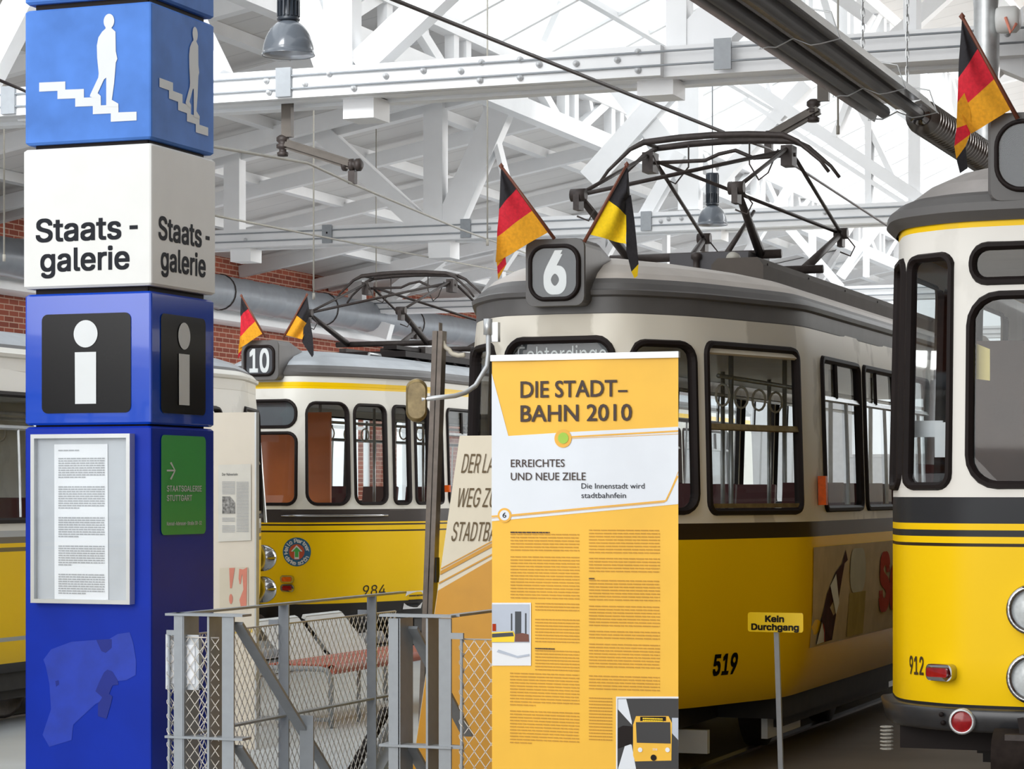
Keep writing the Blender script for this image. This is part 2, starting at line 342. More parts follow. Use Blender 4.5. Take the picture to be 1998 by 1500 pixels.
# ================================================================== THE HALL
def struct(mb, name, mats, label=None, parent=None):
    o = mb.build(name, mats, parent)
    if not parent: tag(o, label, None, None, 'structure')
    return o
struct(MB().box((-5.6, -6, -0.3), (7, 64, 0)), 'floor', 'floor_d', 'worn dark hall floor under the trams')
struct(MB().box((-19.5, -6, -0.3), (-5.6, 64, 0)), 'floor_paving', 'floor_l', 'pale grey paved floor on the left of the hall')
wl = MB().box((-19.9, -6, 0), (-19.5, 64, .9)).box((-19.9, -6, 3.9), (-19.5, 64, 5.75))
for i in range(20): wl.box((-19.9, -6 + i * 3.6, .9), (-19.5, -5.0 + i * 3.6, 3.9))
struct(wl, 'wall_left', 'brick', 'red brick side wall of the hall')
for i in range(3, 19):
    y0 = -5.0 + i * 3.6; wf = struct(MB().box((-19.75, y0, .9), (-19.65, y0 + .08, 3.9)).box((-19.75, y0 + 2.52, .9), (-19.65, y0 + 2.6, 3.9)).box((-19.75, y0, .9), (-19.65, y0 + 2.6, .98)).box((-19.75, y0, 3.82), (-19.65, y0 + 2.6, 3.9))
        .box((-19.74, y0 + .84, .9), (-19.66, y0 + .9, 3.9)).box((-19.74, y0 + 1.7, .9), (-19.66, y0 + 1.76, 3.9)).box((-19.74, y0, 2.9), (-19.66, y0 + 2.6, 2.96)), 'window_%d' % i, 'white', 'white framed tall window in the brick side wall')
    MB().add([(-19.7, y0, .9), (-19.7, y0 + 2.6, .9), (-19.7, y0 + 2.6, 3.9), (-19.7, y0, 3.9)], [(0, 1, 2, 3)]).build('window_glass', 'caseglass', wf)
struct(MB().box((7, -6, 0), (7.3, 64, 9)), 'wall_right_blocker', 'brown', 'unseen dark right wall, added to block light')  # unseen wall added to block light from the right; dark to cut bounce
wb = MB().box((-19.9, 64, 0), (7.3, 64.3, 2.6)).box((-19.9, 64, 2.6), (-14.5, 64.3, 7.2)).box((-14.5, 64, 7.6), (7.3, 64.3, 9.4))
struct(wb, 'wall_back', 'farwall', 'white end wall of the hall')
wn = tag(bpy.data.objects.new('window_1', None), None, None, None, 'structure'); COL.objects.link(wn); ORG['window_1'] = Vector()
fr = MB()
for i in range(16): fr.box((-14.5 + i * 1.4, 63.95, 2.6), (-14.4 + i * 1.4, 64.2, 7.6))
for z in (2.6, 4.2, 5.8, 7.5): fr.box((-14.5, 63.96, z), (7, 64.2, z + 0.08))
fr.build('window_frame', 'white', wn)
MB().add([(-14.5, 64.1, 2.6), (7, 64.1, 2.6), (7, 64.1, 7.6), (-14.5, 64.1, 7.6)], [(0, 1, 2, 3)]).build('window_glass', 'caseglass', wn)
def slope(x): return 5.72 + 0.18 * (x + 19.5)
def roof_slab(name, x0, x1, lift, label):
    a, b = slope(x0) + lift, slope(x1) + lift
    m = MB().add([(x0, 14, a), (x1, 14, b), (x1, 64, b), (x0, 64, a), (x0, 14, a + .1), (x1, 14, b + .1), (x1, 64, b + .1), (x0, 64, a + .1)],
                 [(0, 1, 2, 3), (7, 6, 5, 4), (0, 4, 5, 1), (2, 6, 7, 3), (1, 5, 6, 2), (3, 7, 4, 0)])
    struct(m, name, 'boards', label)
roof_slab('ceiling', -19.9, -11.0, 0, 'whitewashed roof boards over the left aisle')
roof_slab('ceiling_nave', -7.6, -2.8, 0.9, 'whitewashed roof boards over the middle of the hall')
struct(MB().box((-2.8, -6, 9.0), (7.3, 26, 9.2)), 'ceiling_front_blocker', 'boards', 'unseen roof slab over the near right, added to block sky light')  # unseen slab added to keep sky light off the right-hand faces
sk = tag(bpy.data.objects.new('window_2', None), None, None, None, 'structure'); COL.objects.link(sk); ORG['window_2'] = Vector()
fr = MB()
for i in range(38):
    y = 14 + i * 1.34; fr.bar((-11, y, slope(-11) + .05), (-7.6, y, slope(-7.6) + .95), .06, .07)
for k in range(4):
    x = -11 + 3.4 * k / 3; z = slope(-11) + .05 + (slope(-7.6) + .9 - slope(-11)) * k / 3; fr.bar((x, 14, z), (x, 64, z), .08, .1, (1, 0, 0))
fr.build('window_frame', 'white', sk)
MB().add([(-11, 14, slope(-11) + .06), (-7.6, 14, slope(-7.6) + .96), (-7.6, 64, slope(-7.6) + .96), (-11, 64, slope(-11) + .06)], [(0, 1, 2, 3)]).build('window_glass', 'caseglass', sk)

# --- timber trusses; a member is (u0, v0, u1, v1, width) measured in the plane y of its truss
CH_Z = 5.0
T1 = [(668, 140, 668, -260, 62), (652, 140, 545, -160, 58), (705, 132, 930, -80, 56), (1326, 98, 1326, -260, 42), (1352, 98, 1520, -70, 92),
      (1780, 66, 1780, -260, 26), (1925, 130, 2090, -30, 60), (430, 150, 300, -120, 40), (-60, 210, 110, -120, 60)]
B1 = [(715, 192, 715, 236, 66), (1290, 160, 1290, 192, 74), (1960, 110, 2040, 150, 44), (80, 215, 80, 240, 60)]
T2 = [(610, 205, 838, 452, 36), (850, 452, 850, -120, 40), (875, 446, 1072, -80, 52), (458, 470, 458, 20, 34), (448, 66, 640, 230, 28), (1347, 410, 1347, 40, 42),
      (1205, 160, 1345, 345, 44), (1320, 160, 1150, 350, 40), (1440, 150, 1830, 412, 22), (1455, 195, 1800, 420, 8), (1575, 165, 1380, 380, 26), (1697, 405, 1697, 180, 13),
      (1787, 395, 1787, 100, 24), (1668, 190, 1750, 360, 10), (1662, 185, 1630, 268, 12), (895, -40, 960, 112, 22), (1020, 40, 1065, 120, 14), (1640, 170, 1900, -60, 30),
      (1560, -60, 1700, 40, 24), (940, 70, 1010, 440, 10), (1500, 165, 1545, 300, 6), (1250, 440, 1330, 300, 24)]
B2 = [(866, 486, 866, 505, 46), (480, 494, 480, 512, 44), (1400, 446, 1400, 470, 30)]
T3 = [(508, 490, 762, 648, 30), (697, 598, 697, 330, 30), (735, 600, 880, 470, 30), (552, 292, 470, 392, 14), (705, 320, 590, 440, 24), (562, 436, 562, 290, 13), (540, 436, 540, 290, 10),
      (880, 500, 800, 370, 16), (1120, 575, 1120, 340, 12), (1085, 400, 1140, 190, 20), (1150, 560, 1235, 300, 12), (1180, 560, 1180, 180, 10), (1300, 560, 1300, 380, 10), (1010, 292, 1150, 430, 22),
      (975, 590, 975, 300, 18), (930, 600, 1010, 480, 12), (1430, 540, 1550, 350, 14), (1465, 540, 1465, 330, 10), (1500, 400, 1640, 560, 14), (1585, 540, 1585, 420, 10), (1640, 540, 1720, 430, 16), (1690, 540, 1690, 380, 8),
      (420, 610, 420, 380, 20), (30, 640, -60, 400, 30), (60, 520, -40, 430, 26)]
T4 = [(900, 690, 760, 560, 14), (828, 690, 828, 560, 14), (1100, 640, 1180, 470, 10), (1260, 630, 1260, 430, 8), (1560, 610, 1640, 470, 10), (1000, 660, 1060, 560, 8), (1400, 620, 1330, 480, 8)]
def truss(y, chord_v, upper, lower, depth_y, label, boxes=(), bolts=()):
    t = thing('roof_truss', (-8, y, CH_Z), label, None, None, 'structure')
    zb = CH_Z; zt = CH_Z + 0.245
    MB().box((-19.5, y, zb), (3.5, y + .16, zt)).box((-19.5, y + depth_y - .16, zb), (3.5, y + depth_y, zt)).box((-19.5, y + .14, zb + .03), (3.5, y + depth_y - .14, zb + .12)).build('bottom_chord', 'white', t)
    if boxes:
        x1 = on_y(boxes[0], 150, y).x
        MB().box((-19.5, y - .09, zb), (x1, y + .01, zt)).build('splice_plank', 'white', t)
    for n_, (a, b, c, d, w_) in enumerate(upper):
        yy = y + depth_y / 2 + (n_ % 7 - 3) * .013; p, q = on_y(a, b, yy), on_y(c, d, yy); dep = (y / (cT + (a - CU) / FPX * sT))
        for k in (p, q):
            k.z = min(k.z, (slope(k.x) - .02) if k.x < -11 else (slope(k.x) + .85))
        if (q - p).length > .15: MB().bar(p, q, w_ * dep / FPX, .2).build('post' if abs(a - c) < 3 else 'diagonal', 'white', t)
    for (a, b, c, d, w_) in lower:
        p, q = on_y(a, b, y + .3), on_y(c, d, y + .3); dep = y / (cT + (a - CU) / FPX * sT); p.z = zb + .02
        MB().bar(p, q, w_ * dep / FPX, .34).build('packing_block', 'white', t)
    xs = [-19.5, -11]; MB().bar((-19.5, y + .3, slope(-19.5) - .14), (-11, y + .3, slope(-11) - .14), .24, .18).build('rafter', 'white', t)
    MB().bar((-7.6, y + .3, slope(-7.6) + .78), (-2.8, y + .3, slope(-2.8) + .78), .24, .18).build('rafter', 'white', t)
    yf = y - (.1 if boxes else .012)
    cb = MB()
    for dz in (.075, .185): cb.tube([(-19.4, yf - .012, zb + dz), (3.4, yf - .012, zb + dz)], .009 if y < 25 else .011, 6)
    cb.build('conduit', 'steel', t)
    for u in bolts[0] if bolts else ():
        x = on_y(u, 150, y).x; MB().box((x - .07, yf - .03, zb + .01), (x + .07, yf, zt + .01)).build('clamp_plate', 'steel', t)
    if bolts:
        m = MB()
        for u, f in bolts[1]:
            x = on_y(u, 150, y).x; m.lathe([(.026, 0), (.026, -.012), (.014, -.013), (.014, -.03)], (x, yf, zb + f * .245), 'Y', 10)
        m.build('bolt', 'boltm', t)
    return t
Y1, Y2, Y3, Y4 = 18.85, 29.96, 41.9, 53.0
truss(Y1, 0, T1, B1, .58, 'white timber roof truss nearest the camera, above the trams', (1295,), ((565, 1418, 30),
      [(530, .65), (535, .25), (605, .45), (652, .75), (700, .2), (762, .55), (835, .65), (908, .55), (948, .8), (945, .2), (1023, .8), (1023, .2), (1060, .6), (1132, .55), (1212, .58), (1252, .8), (1252, .2), (1970, .6), (1900, .5)]))
truss(Y2, 0, T2, B2, .5, 'white timber roof truss behind the pantograph', (), ((910, 1262, 640), [(640, .6), (955, .5), (1290, .5), (1305, .6), (1610, .6), (480, .4), (1330, .6)]))
truss(Y3, 0, T3, [], .4, 'white timber roof truss third from the camera, above the line 10 tram', (), ((615, 20), [(560, .5), (760, .5)]))
truss(Y4, 0, T4, [], .4, 'white timber roof truss at the far end of the hall')
# --- lantern girders running along the hall beside the skylight
def girder(x, z0, z1, label, step):
    g = thing('lantern_girder', (x, 14, z0), label, None, None, 'structure')
    MB().box((x - .09, 20.5, z0 - .12), (x + .09, 64, z0 + .12)).build('bottom_chord', 'white', g)
    MB().box((x - .09, 20.5, z1 - .09), (x + .09, 64, z1 + .09)).build('top_chord', 'white', g)
    m = MB(); d = MB(); y = 21.2; k = 0
    while y < 60:
        m.box((x - .06, y, z0), (x + .06, y + .16, z1)); m.box((x - .06, y + .4, z0), (x + .06, y + .56, z1))
        d.bar((x, y + .6, z0 if k % 2 else z1), (x, y + step - .05, z1 if k % 2 else z0), .14, .1, (1, 0, 0)); y += step; k += 1
    m.build('mullion', 'white', g); d.build('diagonal', 'white', g)
girder(-11.0, 6.62, 7.22, 'white lantern girder along the near edge of the skylight', 2.0)
girder(-7.6, 7.65, 8.7, 'white lantern girder along the far edge of the skylight', 2.4)
pu = MB()
for x in (-18, -16.2, -14.5, -12.8): pu.box((x - .08, 14, slope(x) - .13), (x + .08, 64, slope(x) + .01))
for x in (-6, -4.2, -2.4): pu.box((x - .08, 14, slope(x) + .77), (x + .08, 64, slope(x) + .91))
struct(pu, 'trim_1', 'white', 'white purlins under the roof boards')
rf = MB()
for i in range(15):
    y = 20.5 + i * 3.0
    rf.bar((-19.5, y, slope(-19.5) - .2), (-11, y, slope(-11) - .2), .2, .14)
struct(rf, 'trim_2', 'white', 'white rafters under the left roof boards')
# wall ledge and spiral duct along the brick wall
struct(MB().box((-19.5, 5, 4.55), (-18.9, 64, 4.75)), 'trim_3', 'white', 'pale ledge along the brick wall')
def spiral(mb, a, b, r, pitch, n=20, mi=0, ridge=1.035):
    a = Vector(a); b = Vector(b); L_ = (b - a).length; k = max(2, int(L_ / pitch)); pts = []; rs = []
    for i in range(k):
        for f, rr in ((0, r), (.8, r), (.86, r * ridge), (.94, r * ridge)): pts.append(a.lerp(b, (i + f) / k)); rs.append(rr)
    return mb.tube(pts, rs, n, mi)
dz = thing('air_duct', (-18.6, 20, 4.95), 'long horizontal spiral metal duct along the brick wall', 'duct')
spiral(MB(), (-18.6, 10, 4.95), (-18.6, 60, 4.95), .28, 1.0, 16).build('duct_pipe', 'duct', dz)
for y in range(12, 60, 4): MB().tube([(-18.6 + .29 * math.cos(a * .3), y, 4.95 + .29 * math.sin(a * .3)) for a in range(21)], .012, 6, closed=True).build('hanger_band', 'iron', dz)
# rails in the floor
for x in (-4.68, -10.45, -1.3):
    m = MB()
    for s in (-.5, .5): m.box((x + s - .03, -4, 0), (x + s + .03, 62, .015))
    struct(m, 'floor_rails', 'rail', 'tram track rails let into the floor')

# ================================================================== TRAMS
def chaikin(P, n=2, amt=.18):
    for _ in range(n):
        Q = [P[0]]
        for i in range(1, len(P) - 1):
            a, b, c = Vector(P[i - 1]), Vector(P[i]), Vector(P[i + 1])
            Q += [b.lerp(a, min(amt, .12 / max((b - a).length, 1e-6))), b.lerp(c, min(amt, .12 / max((c - b).length, 1e-6)))]
        P = [tuple(q) for q in Q] + [P[-1]] if False else [P[0]] + [tuple(q) for q in Q[1:]] + [P[-1]]
    return P
class Hull:
    """a tram skin: distance a round the plan from the middle of the nose (right +, left -) and height z -> point"""
    def __init__(s, plan, prof, L):
        s.L = L; s.prof = prof
        P = chaikin([tuple(p) for p in plan] + [(plan[-1][0], L)], 2)
        s.P = [Vector((p[0], p[1])) for p in P]; s.cum = [0.0]
        for i in range(1, len(s.P)): s.cum.append(s.cum[-1] + (s.P[i] - s.P[i - 1]).length)
        s.A = s.cum[-1]
    def inset(s, z):
        pr = s.prof
        if z <= pr[0][0]: return pr[0][1]
        for (z0, k0), (z1, k1) in zip(pr, pr[1:]):
            if z <= z1: return k0 + (k1 - k0) * (z - z0) / (z1 - z0)
        return pr[-1][1]
    def plan(s, a):
        sg = 1 if a >= 0 else -1; a = min(abs(a), s.A - 1e-6); lo = 0
        while s.cum[lo + 1] < a: lo += 1
        p, q = s.P[lo], s.P[lo + 1]; f = (a - s.cum[lo]) / max(s.cum[lo + 1] - s.cum[lo], 1e-9); d = (q - p).normalized(); r = p.lerp(q, f)
        # blend the direction near joints for smooth insets
        nrm = Vector((d.y, -d.x)); return Vector((r.x * sg, r.y)), Vector((nrm.x * sg, nrm.y))
    def S(s, a, z, off=0.0):
        p, n = s.plan(a); k = off - s.inset(z); return Vector((p.x + n.x * k, p.y + n.y * k, z))
    def boss(s, outline, o0, o1):
        lo = [s.S(a, z, o0) for a, z in outline]; hi = [s.S(a, z, o1) for a, z in outline]; n = len(lo)
        return MB().add(lo + hi, [tuple(range(n, 2 * n))] + [(i, (i + 1) % n, n + (i + 1) % n, n + i) for i in range(n)])
    def shell(s, z0, z1, holes, zl, name, m, root):
        loops = [rrect(*h, n=5) for h in holes]; vs = []; ed = []
        al = [0.0]; a = 0.0
        while a < s.A - 1e-4:
            a = min(s.A, a + (.07 if a < 2.4 else .6)); al.append(a)
        al = sorted(set([-x for x in al] + al)); zs = sorted(set([z0, z1] + [z for z in zl if z0 < z < z1]))
        def inside(x, y, g=.02): return any(h[0] - g < x < h[1] + g and h[2] - g < y < h[3] + g for h in holes)
        for x in al:
            for z in zs:
                if z in (z0, z1) or not inside(x, z): vs.append(Vector((x, z)))
        for lp in loops:
            b = len(vs); vs += [Vector(p) for p in lp]; ed += [(b + i, b + (i + 1) % len(lp)) for i in range(len(lp))]
        r = delaunay_2d_cdt(vs, ed, [], 0, 1e-5); mb = MB(); fs = []
        def in_loop(p, lp):
            c = False
            for i in range(len(lp)):
                (x1, y1), (x2, y2) = lp[i - 1], lp[i]
                if (y1 > p.y) != (y2 > p.y) and p.x < (x2 - x1) * (p.y - y1) / (y2 - y1) + x1: c = not c
            return c
        for f in r[2]:
            c = sum((r[0][i] for i in f), Vector((0, 0))) / len(f)
            if not any(h[0] < c.x < h[1] and h[2] < c.y < h[3] and in_loop(c, lp) for h, lp in zip(holes, loops)): fs.append(tuple(f))
        mb.add([s.S(p.x, p.y) for p in r[0]], fs, 0, True)
        return mb.build(name, m, root)
    def window(s, h, root, w_=.032, name='window', fm='black', gm='glass', bars=()):
        x0, x1, y0, y1, rad = h
        def loop(k): return rrect(x0 + k, x1 - k, y0 + k, y1 - k, max(rad - k, .005), 5)
        rings = [(loop(-.012), .0), (loop(-.004), .02), (loop(w_ * .5), .022), (loop(w_), .004), (loop(w_), -.03)]
        n = len(rings[0][0]); mb = MB()
        mb.add([s.S(p[0], p[1], o) for lp, o in rings for p in lp], [(i * n + j, i * n + (j + 1) % n, (i + 1) * n + (j + 1) % n, (i + 1) * n + j) for i in range(len(rings) - 1) for j in range(n)])
        fo = mb.build(name, fm, root)
        lp = loop(w_ - .004); g = MB()
        poly(g, lp, lambda x, y: s.S(x, y, -.012)); g.build('pane', gm, fo)
        for kind, q, t0, t1, bm, wd in bars:
            b = MB()
            if kind == 'h': pts = [s.S(t0 + (t1 - t0) * i / 6, q, -.005) for i in range(7)]
            else: pts = [s.S(q, t0 + (t1 - t0) * i / 6, -.005) for i in range(7)]
            for a, c in zip(pts, pts[1:]): b.bar(a, c, wd, .02, (pts[0] - s.S(0, 1.5, -3)).normalized())
            b.build('window_bar', bm, fo)
        return fo

GT4_PLAN = [(0, 0), (.40, .03), (.73, .47), (1.1, 1.5)]
GT4_PROF = [(.42, .16), (.5, .09), (.62, .04), (.85, .01), (1.2, 0), (1.5, 0), (2.0, .012), (2.5, .03), (2.70, .05), (2.85, .06)]
def roof_rings(H, rings, mb, mi_of):
    """rings: [(k, z, out)]: plan shrunk by k towards the centre line"""
    al = []; a = 0
    while a < H.A: al.append(a); a += .07 if a < 2.4 else .6
    al = [-x for x in reversed(al[1:])] + al; n = len(al)
    def pt(a, k, z, out):
        p = H.S(a, 2.85 if z < 3.2 else 2.85, out); return Vector((p.x * (1 - k), p.y + k * 1.0 * max(0, 1 - p.y / 2.6), z))
    rows = [[pt(a, *r) for a in al] for r in rings]
    for i in range(len(rows) - 1):
        mb.add(rows[i] + rows[i + 1], [(j, j + 1, n + j + 1, n + j) for j in range(n - 1)], mi_of(i), True)
    return mb
def interior(H, root, zf=.86, L=8.0, panelling='brown', seat='maroon', hw=1.0, z_top=2.6):
    def inner(mb, z, k):
        al = [-2.4 - (L - 2) + i * .0 for i in range(0)]
        pts = [H.S(-a, z, -k) for a in (H.A - .01, 2.1, 1.4, 1.0, .5)] + [H.S(a, z, -k) for a in (.5, 1.0, 1.4, 2.1, H.A - .01)]
        return mb.add(pts, [tuple(range(len(pts)))])
    inner(MB(), zf, .05).build('cabin_floor', 'dark', root); inner(MB(), z_top, .08).build('cabin_ceiling', 'ceil', root)
    MB().box((-hw * .92, 1.75, zf), (-.1, 1.79, 2.5)).build('cab_partition', panelling, root)
    MB().box((.05, 1.2, zf), (.6, 1.62, 1.35)).build('driver_desk', 'dark', root)
    for k in range(4):
        for s in (-1, 1):
            y = 2.7 + k * 1.25; x = s * (hw - .28)
            sb = MB().box((x - .21, y, zf + .35), (x + .21, y + .42, zf + .43)).bar((x, y + .42, zf + .4), (x, y + .52, zf + .88), .42, .05, (0, 1, 0)).box((x - .03, y + .15, zf), (x + .03, y + .25, zf + .35))
            sb.build('passenger_seat', seat, root)
    for k in range(4):
        for s in (-.42, .42):
            m = MB().tube([(s, 2.2 + k * 1.4, zf), (s, 2.2 + k * 1.4, z_top)], .017, 8); m.build('grab_pole', 'zinc', root)
    for s in (-.42, .42):
        MB().tube([(s, 1.9, z_top - .18), (s, L, z_top - .18)], .015, 8).build('ceiling_rail', 'zinc', root)
        for k in range(4):
            y = 2.0 + k * .45
            MB().tube([(s + .045 * math.sin(t * .5236) , y, z_top - .3 - .07 * math.cos(t * .5236) - (.0 if 3 < t < 9 else .0)) for t in range(12)], .008, 6, closed=True).build('hanging_strap', 'cream', root)
def pantograph(root, tc, zb, zk, zt, m='iron', ym=1.0):
    pg = tag(MB().box((-.5, tc - .75, zb - .12), (-.42, tc + .75, zb - .05)).box((.42, tc - .75, zb - .12), (.5, tc + .75, zb - .05))
             .tube([(-.6, tc - .6, zb), (.6, tc - .6, zb)], .03).tube([(-.6, tc + .6, zb), (.6, tc + .6, zb)], .03).build('pantograph', m, root))
    for sy in (-1, 1):
        for sx in (-1, 1):
            kx = sx * .53; a = (sx * .46, tc + sy * .6, zb); k = (kx, tc + sy * 1.47, zk)
            MB().tube([a, k], [.034, .022], 10).build('lower_arm', m, pg)
            MB().tube([k, (sx * .5, tc + sy * .08, zt - .02)], .014, 8).build('upper_arm', m, pg)
            j = MB().lathe([(.03, -.05), (.042, -.05), (.042, .05), (.03, .05)], k, 'X', 12).box((kx - .02, k[1] - .05, zk - .1), (kx + .02, k[1] + .05, zk))
            j.tube([(kx + .04, k[1], zk - .02), (kx + .1, k[1] + .02, zk - .1), (kx + .07, k[1], zk - .17), (kx + .0, k[1] - .03, zk - .14)], .006, 6).build('knee_joint', m, pg)
    MB().tube([(-.53, tc - 1.47, zk), (.5, tc - .08, zt - .03)], .014, 8).build('brace_rod', m, pg)
    MB().tube([(-.5, tc + .08, zt - .03), (.53, tc + 1.47, zk)], .014, 8).build('brace_rod', m, pg)
    MB().tube([(-.5, tc, zt - .06), (-.1, tc, zt - .06), (.0, tc, zt - .02), (.12, tc, zt + .0), (.25, tc, zt - .06), (.55, tc, zt - .05)], .014, 8).build('cross_rod', m, pg)
    for sy in (-.16, .16):
        pts = [(-.82, tc + sy, zt - .2), (-.76, tc + sy, zt - .12), (-.6, tc + sy, zt + .02)] + [(x, tc + sy, zt + .06 + .03 * (1 - (x / .55) ** 2)) for x in (-.5, -.25, 0, .25, .5)] + [(.6, tc + sy, zt + .02), (.76, tc + sy, zt - .12), (.82, tc + sy, zt - .2)]
        MB().tube(pts, [.012, .012, .016, .022, .024, .024, .024, .022, .016, .012, .012], 8).build('collector_shoe', m, pg)
    for sx in (-1, 1):
        MB().box((sx * .5 - .04, tc - .07, zt - .13), (sx * .5 + .04, tc + .07, zt + .01)).tube([(sx * .5, tc - .15, zt + .07), (sx * .5, tc + .15, zt + .07)], .016).build('shoe_spring', m, pg)
        MB().tube([(sx * .45, tc - .1, zt - .02), (sx * .38, tc - .1, zt - .18), (sx * .3, tc - .05, zt - .22), (sx * .22, tc, zt - .1), (sx * .22, tc, zt + .05)], .006, 6).build('jumper_cable', m, pg)
    return pg
def lettered(root, name, m, fn, body, x0, x1, y0, cap, bold=.0, slant=0.0, g=True):
    return letter(MB(), body, fn, x0, x1, y0, cap, 0, bold, slant, g).build(name, m, root)
def number_box(root, H, x0, x1, z0, z1, y0, y1, body, frame='grey', win=None, txt='signwhite', bold=.04):
    rr = rrect(x0, x1, z0, z1, .05, 4); n = len(rr); mb = MB()
    def lvl(k, y, dz=0): return [((x0 + x1) / 2 + (x - (x0 + x1) / 2) * k, y, z0 + (z - z0) * (1 if dz == 0 else dz)) for x, z in rr]
    rows = [lvl(.97, y0 - .012), lvl(1, y0), lvl(1, y0 + (y1 - y0) * .35), lvl(.93, y0 + (y1 - y0) * .7, .82), lvl(.75, y1, .35)]
    mb.add([p for r_ in rows for p in r_], [(i * n + j, i * n + (j + 1) % n, (i + 1) * n + (j + 1) % n, (i + 1) * n + j) for i in range(4) for j in range(n)] + [tuple(range(n))], 0, False)
    b = mb.build('number_box', frame, root)
    wx0, wx1, wz0, wz1, rad = win; f = MB(); n = None; yy = y0 - .012; rings = []
    for k, d in ((0, 0), (.004, -.022), (.014, -.026), (.024, -.02), (.026, -.004)):
        lp = rrect(wx0 + k, wx1 - k, wz0 + k, wz1 - k, rad - k, 8); n = len(lp); rings += [(x, yy + d, z) for x, z in lp]
    f.add(rings, [(i * n + j, i * n + (j + 1) % n, (i + 1) * n + (j + 1) % n, (i + 1) * n + j) for i in range(4) for j in range(n)], 0, True)
    f.build('window_gasket', 'black', b)
    p = MB(); poly(p, rrect(wx0 + .02, wx1 - .02, wz0 + .02, wz1 - .02, rad - .02, 8), lambda x, z: Vector((x, yy - .005, z))); p.build('number_plate', 'dest', b)
    g = MB(); poly(g, rrect(wx0 + .02, wx1 - .02, wz0 + .02, wz1 - .02, rad - .02, 8), lambda x, z: Vector((x, yy - .014, z))); g.build('number_glass', 'caseglass', b)
    if body: lettered(b, 'line_number', txt, lambda x, z: Vector((x, yy - .009, z)), *body, bold)
    return b
def underframe(root, L, wid=.9, z1=.5, dark='dark'):
    MB().box((-.5, .55, .28), (.5, 1.7, z1 + .1)).box((-wid, 1.6, .28), (wid, L - .4, z1 + .2)).build('underframe', dark, root)
    for y in (2.6, 4.4):
        for s in (-.5, .5):
            MB().lathe([(.0, -.06), (.1, -.06), (.12, -.045), (.27, -.045), (.3, -.06), (.33, -.06), (.33, .05), (.0, .05)], (s, y, .34), 'X', 28).build('wheel', 'iron', root)
    for s in (-1, 1): MB().box((s * .78 - .04, 1.9, .2), (s * .78 + .04, 5.2, .42)).build('bogie_frame', dark, root)
    MB().box((-.62, .95, .12), (.62, 1.0, .26)).build('life_guard', 'seatwhite', root)
    MB().box((.74, 1.75, .14), (.78, 2.6, .30)).build('side_guard', 'seatwhite', root)
    MB().box((.74, 4.9, .2), (.80, 7.0, .42)).build('equipment_case', 'zinc', root)
    MB().tube([(0, .5, .42), (0, -.12, .42)], .06, 12).lathe([(.1, 0), (.1, -.06)], (0, -.1, .42), 'Y', 16).build('coupler', 'iron', root)
def headlight(root, c, r, name='headlight'):
    h = MB().lathe([(.0, .06), (r, .06), (r, -.03), (r * .94, -.06), (r * .8, -.062), (r * .76, -.03), (.0, -.03)], c, 'Y', 32, 0, False).build(name, 'chrome', root)
    MB().lathe([(r * .77, -.03), (r * .6, -.05), (r * .3, -.062), (.001, -.066)], c, 'Y', 32, 0, False).build('lens', 'lens', h); return h

def gt4(name, label, p0, q0, rz, livery, L, opts):
    root = thing(name, (p0, q0, 0), label, 'tram', None, None, rz, True); H = Hull(GT4_PLAN, GT4_PROF, L)
    wins = []
    zb, zt = 1.565, 2.53
    W = dict(dest=(-.335, .335, 2.30, 2.56, .11), shield=(-.34, .34, 1.56, 2.25, .09))
    wins.append(('destination_window', W['dest'], ())); wins.append(('windscreen', W['shield'], ()))
    for s in (1, -1):
        def hh(a0, a1, z0, z1, r): return (a0, a1, z0, z1, r) if s > 0 else (-a1, -a0, z0, z1, r)
        wins.append(('corner_window', hh(.44, .91, 1.56, 2.54, .11), ()))
        if opts.get('doors'):
            wins.append(('cab_window', hh(.98, 1.42, zb, 2.53, .09), ()))
            for a0 in (1.52, 1.84, 2.16): wins.append(('door_window', hh(a0, a0 + .24, zb, 2.53, .06), ()))
            a = 2.55
        else:
            c0, c1 = 1.0, 1.97; q = (c0 + c1) / 2 * s
            a0_, a1_ = sorted((s * (c0 + .03), s * (c1 - .03)))
            wins.append(('cab_window', hh(c0, c1, zb - .01, 2.55, .07), (('h', 2.06, a0_, a1_, 'mirrorback', .035), ('h', 2.50, a0_, a1_, 'cream', .03), ('h', 1.60, a0_, a1_, 'mirrorback', .025))))
            a = 2.46
        while a + 1.1 < H.A - .6:
            a0_, a1_ = sorted((s * (a + .03), s * (a + 1.05)))
            wins.append(('side_window', hh(a, a + 1.08, zb, 2.53, .07), (('h', 2.27, a0_, a1_, 'zinc', .03), ('v', s * (a + .42), 2.28, 2.5, 'black', .025), ('v', s * (a + .7), 1.6, 2.27, 'zinc', .014))))
            a += 1.2
    H.shell(.42, 2.85, [w_[1] for w_ in wins], [z for z, k in GT4_PROF] + [.75, 1.0, 1.35, 1.75, 2.25, 2.6], 'body_shell', livery, root)
    for nm, h, bars in wins: H.window(h, root, opts.get('gasket', .03), nm, bars=bars)
    # roof: two dark bands with a gutter lip between, then the dome
    rr = MB(); rings = [(0, 2.655, .0), (0, 2.70, .012), (0, 2.79, .012), (0, 2.80, .035), (0, 2.825, .04), (0, 2.835, .02), (.02, 2.87, .01), (.05, 2.90, 0), (.09, 2.935, 0), (.2, 2.99, 0), (.4, 3.04, 0), (.65, 3.07, 0), (.9, 3.08, 0), (1.0, 3.082, 0)]
    lo = opts.get('band_from', 0); rr = roof_rings(H, rings, rr, lambda i: 0 if (i < 7 and i >= lo) else (1 if i >= 7 else 2))
    rr.build('roof', ['grey', opts.get('roof', 'roof'), livery], root)
    interior(H, root, L=L - 1, panelling=opts.get('panelling', 'brown'))
    underframe(root, L)
    return root, H

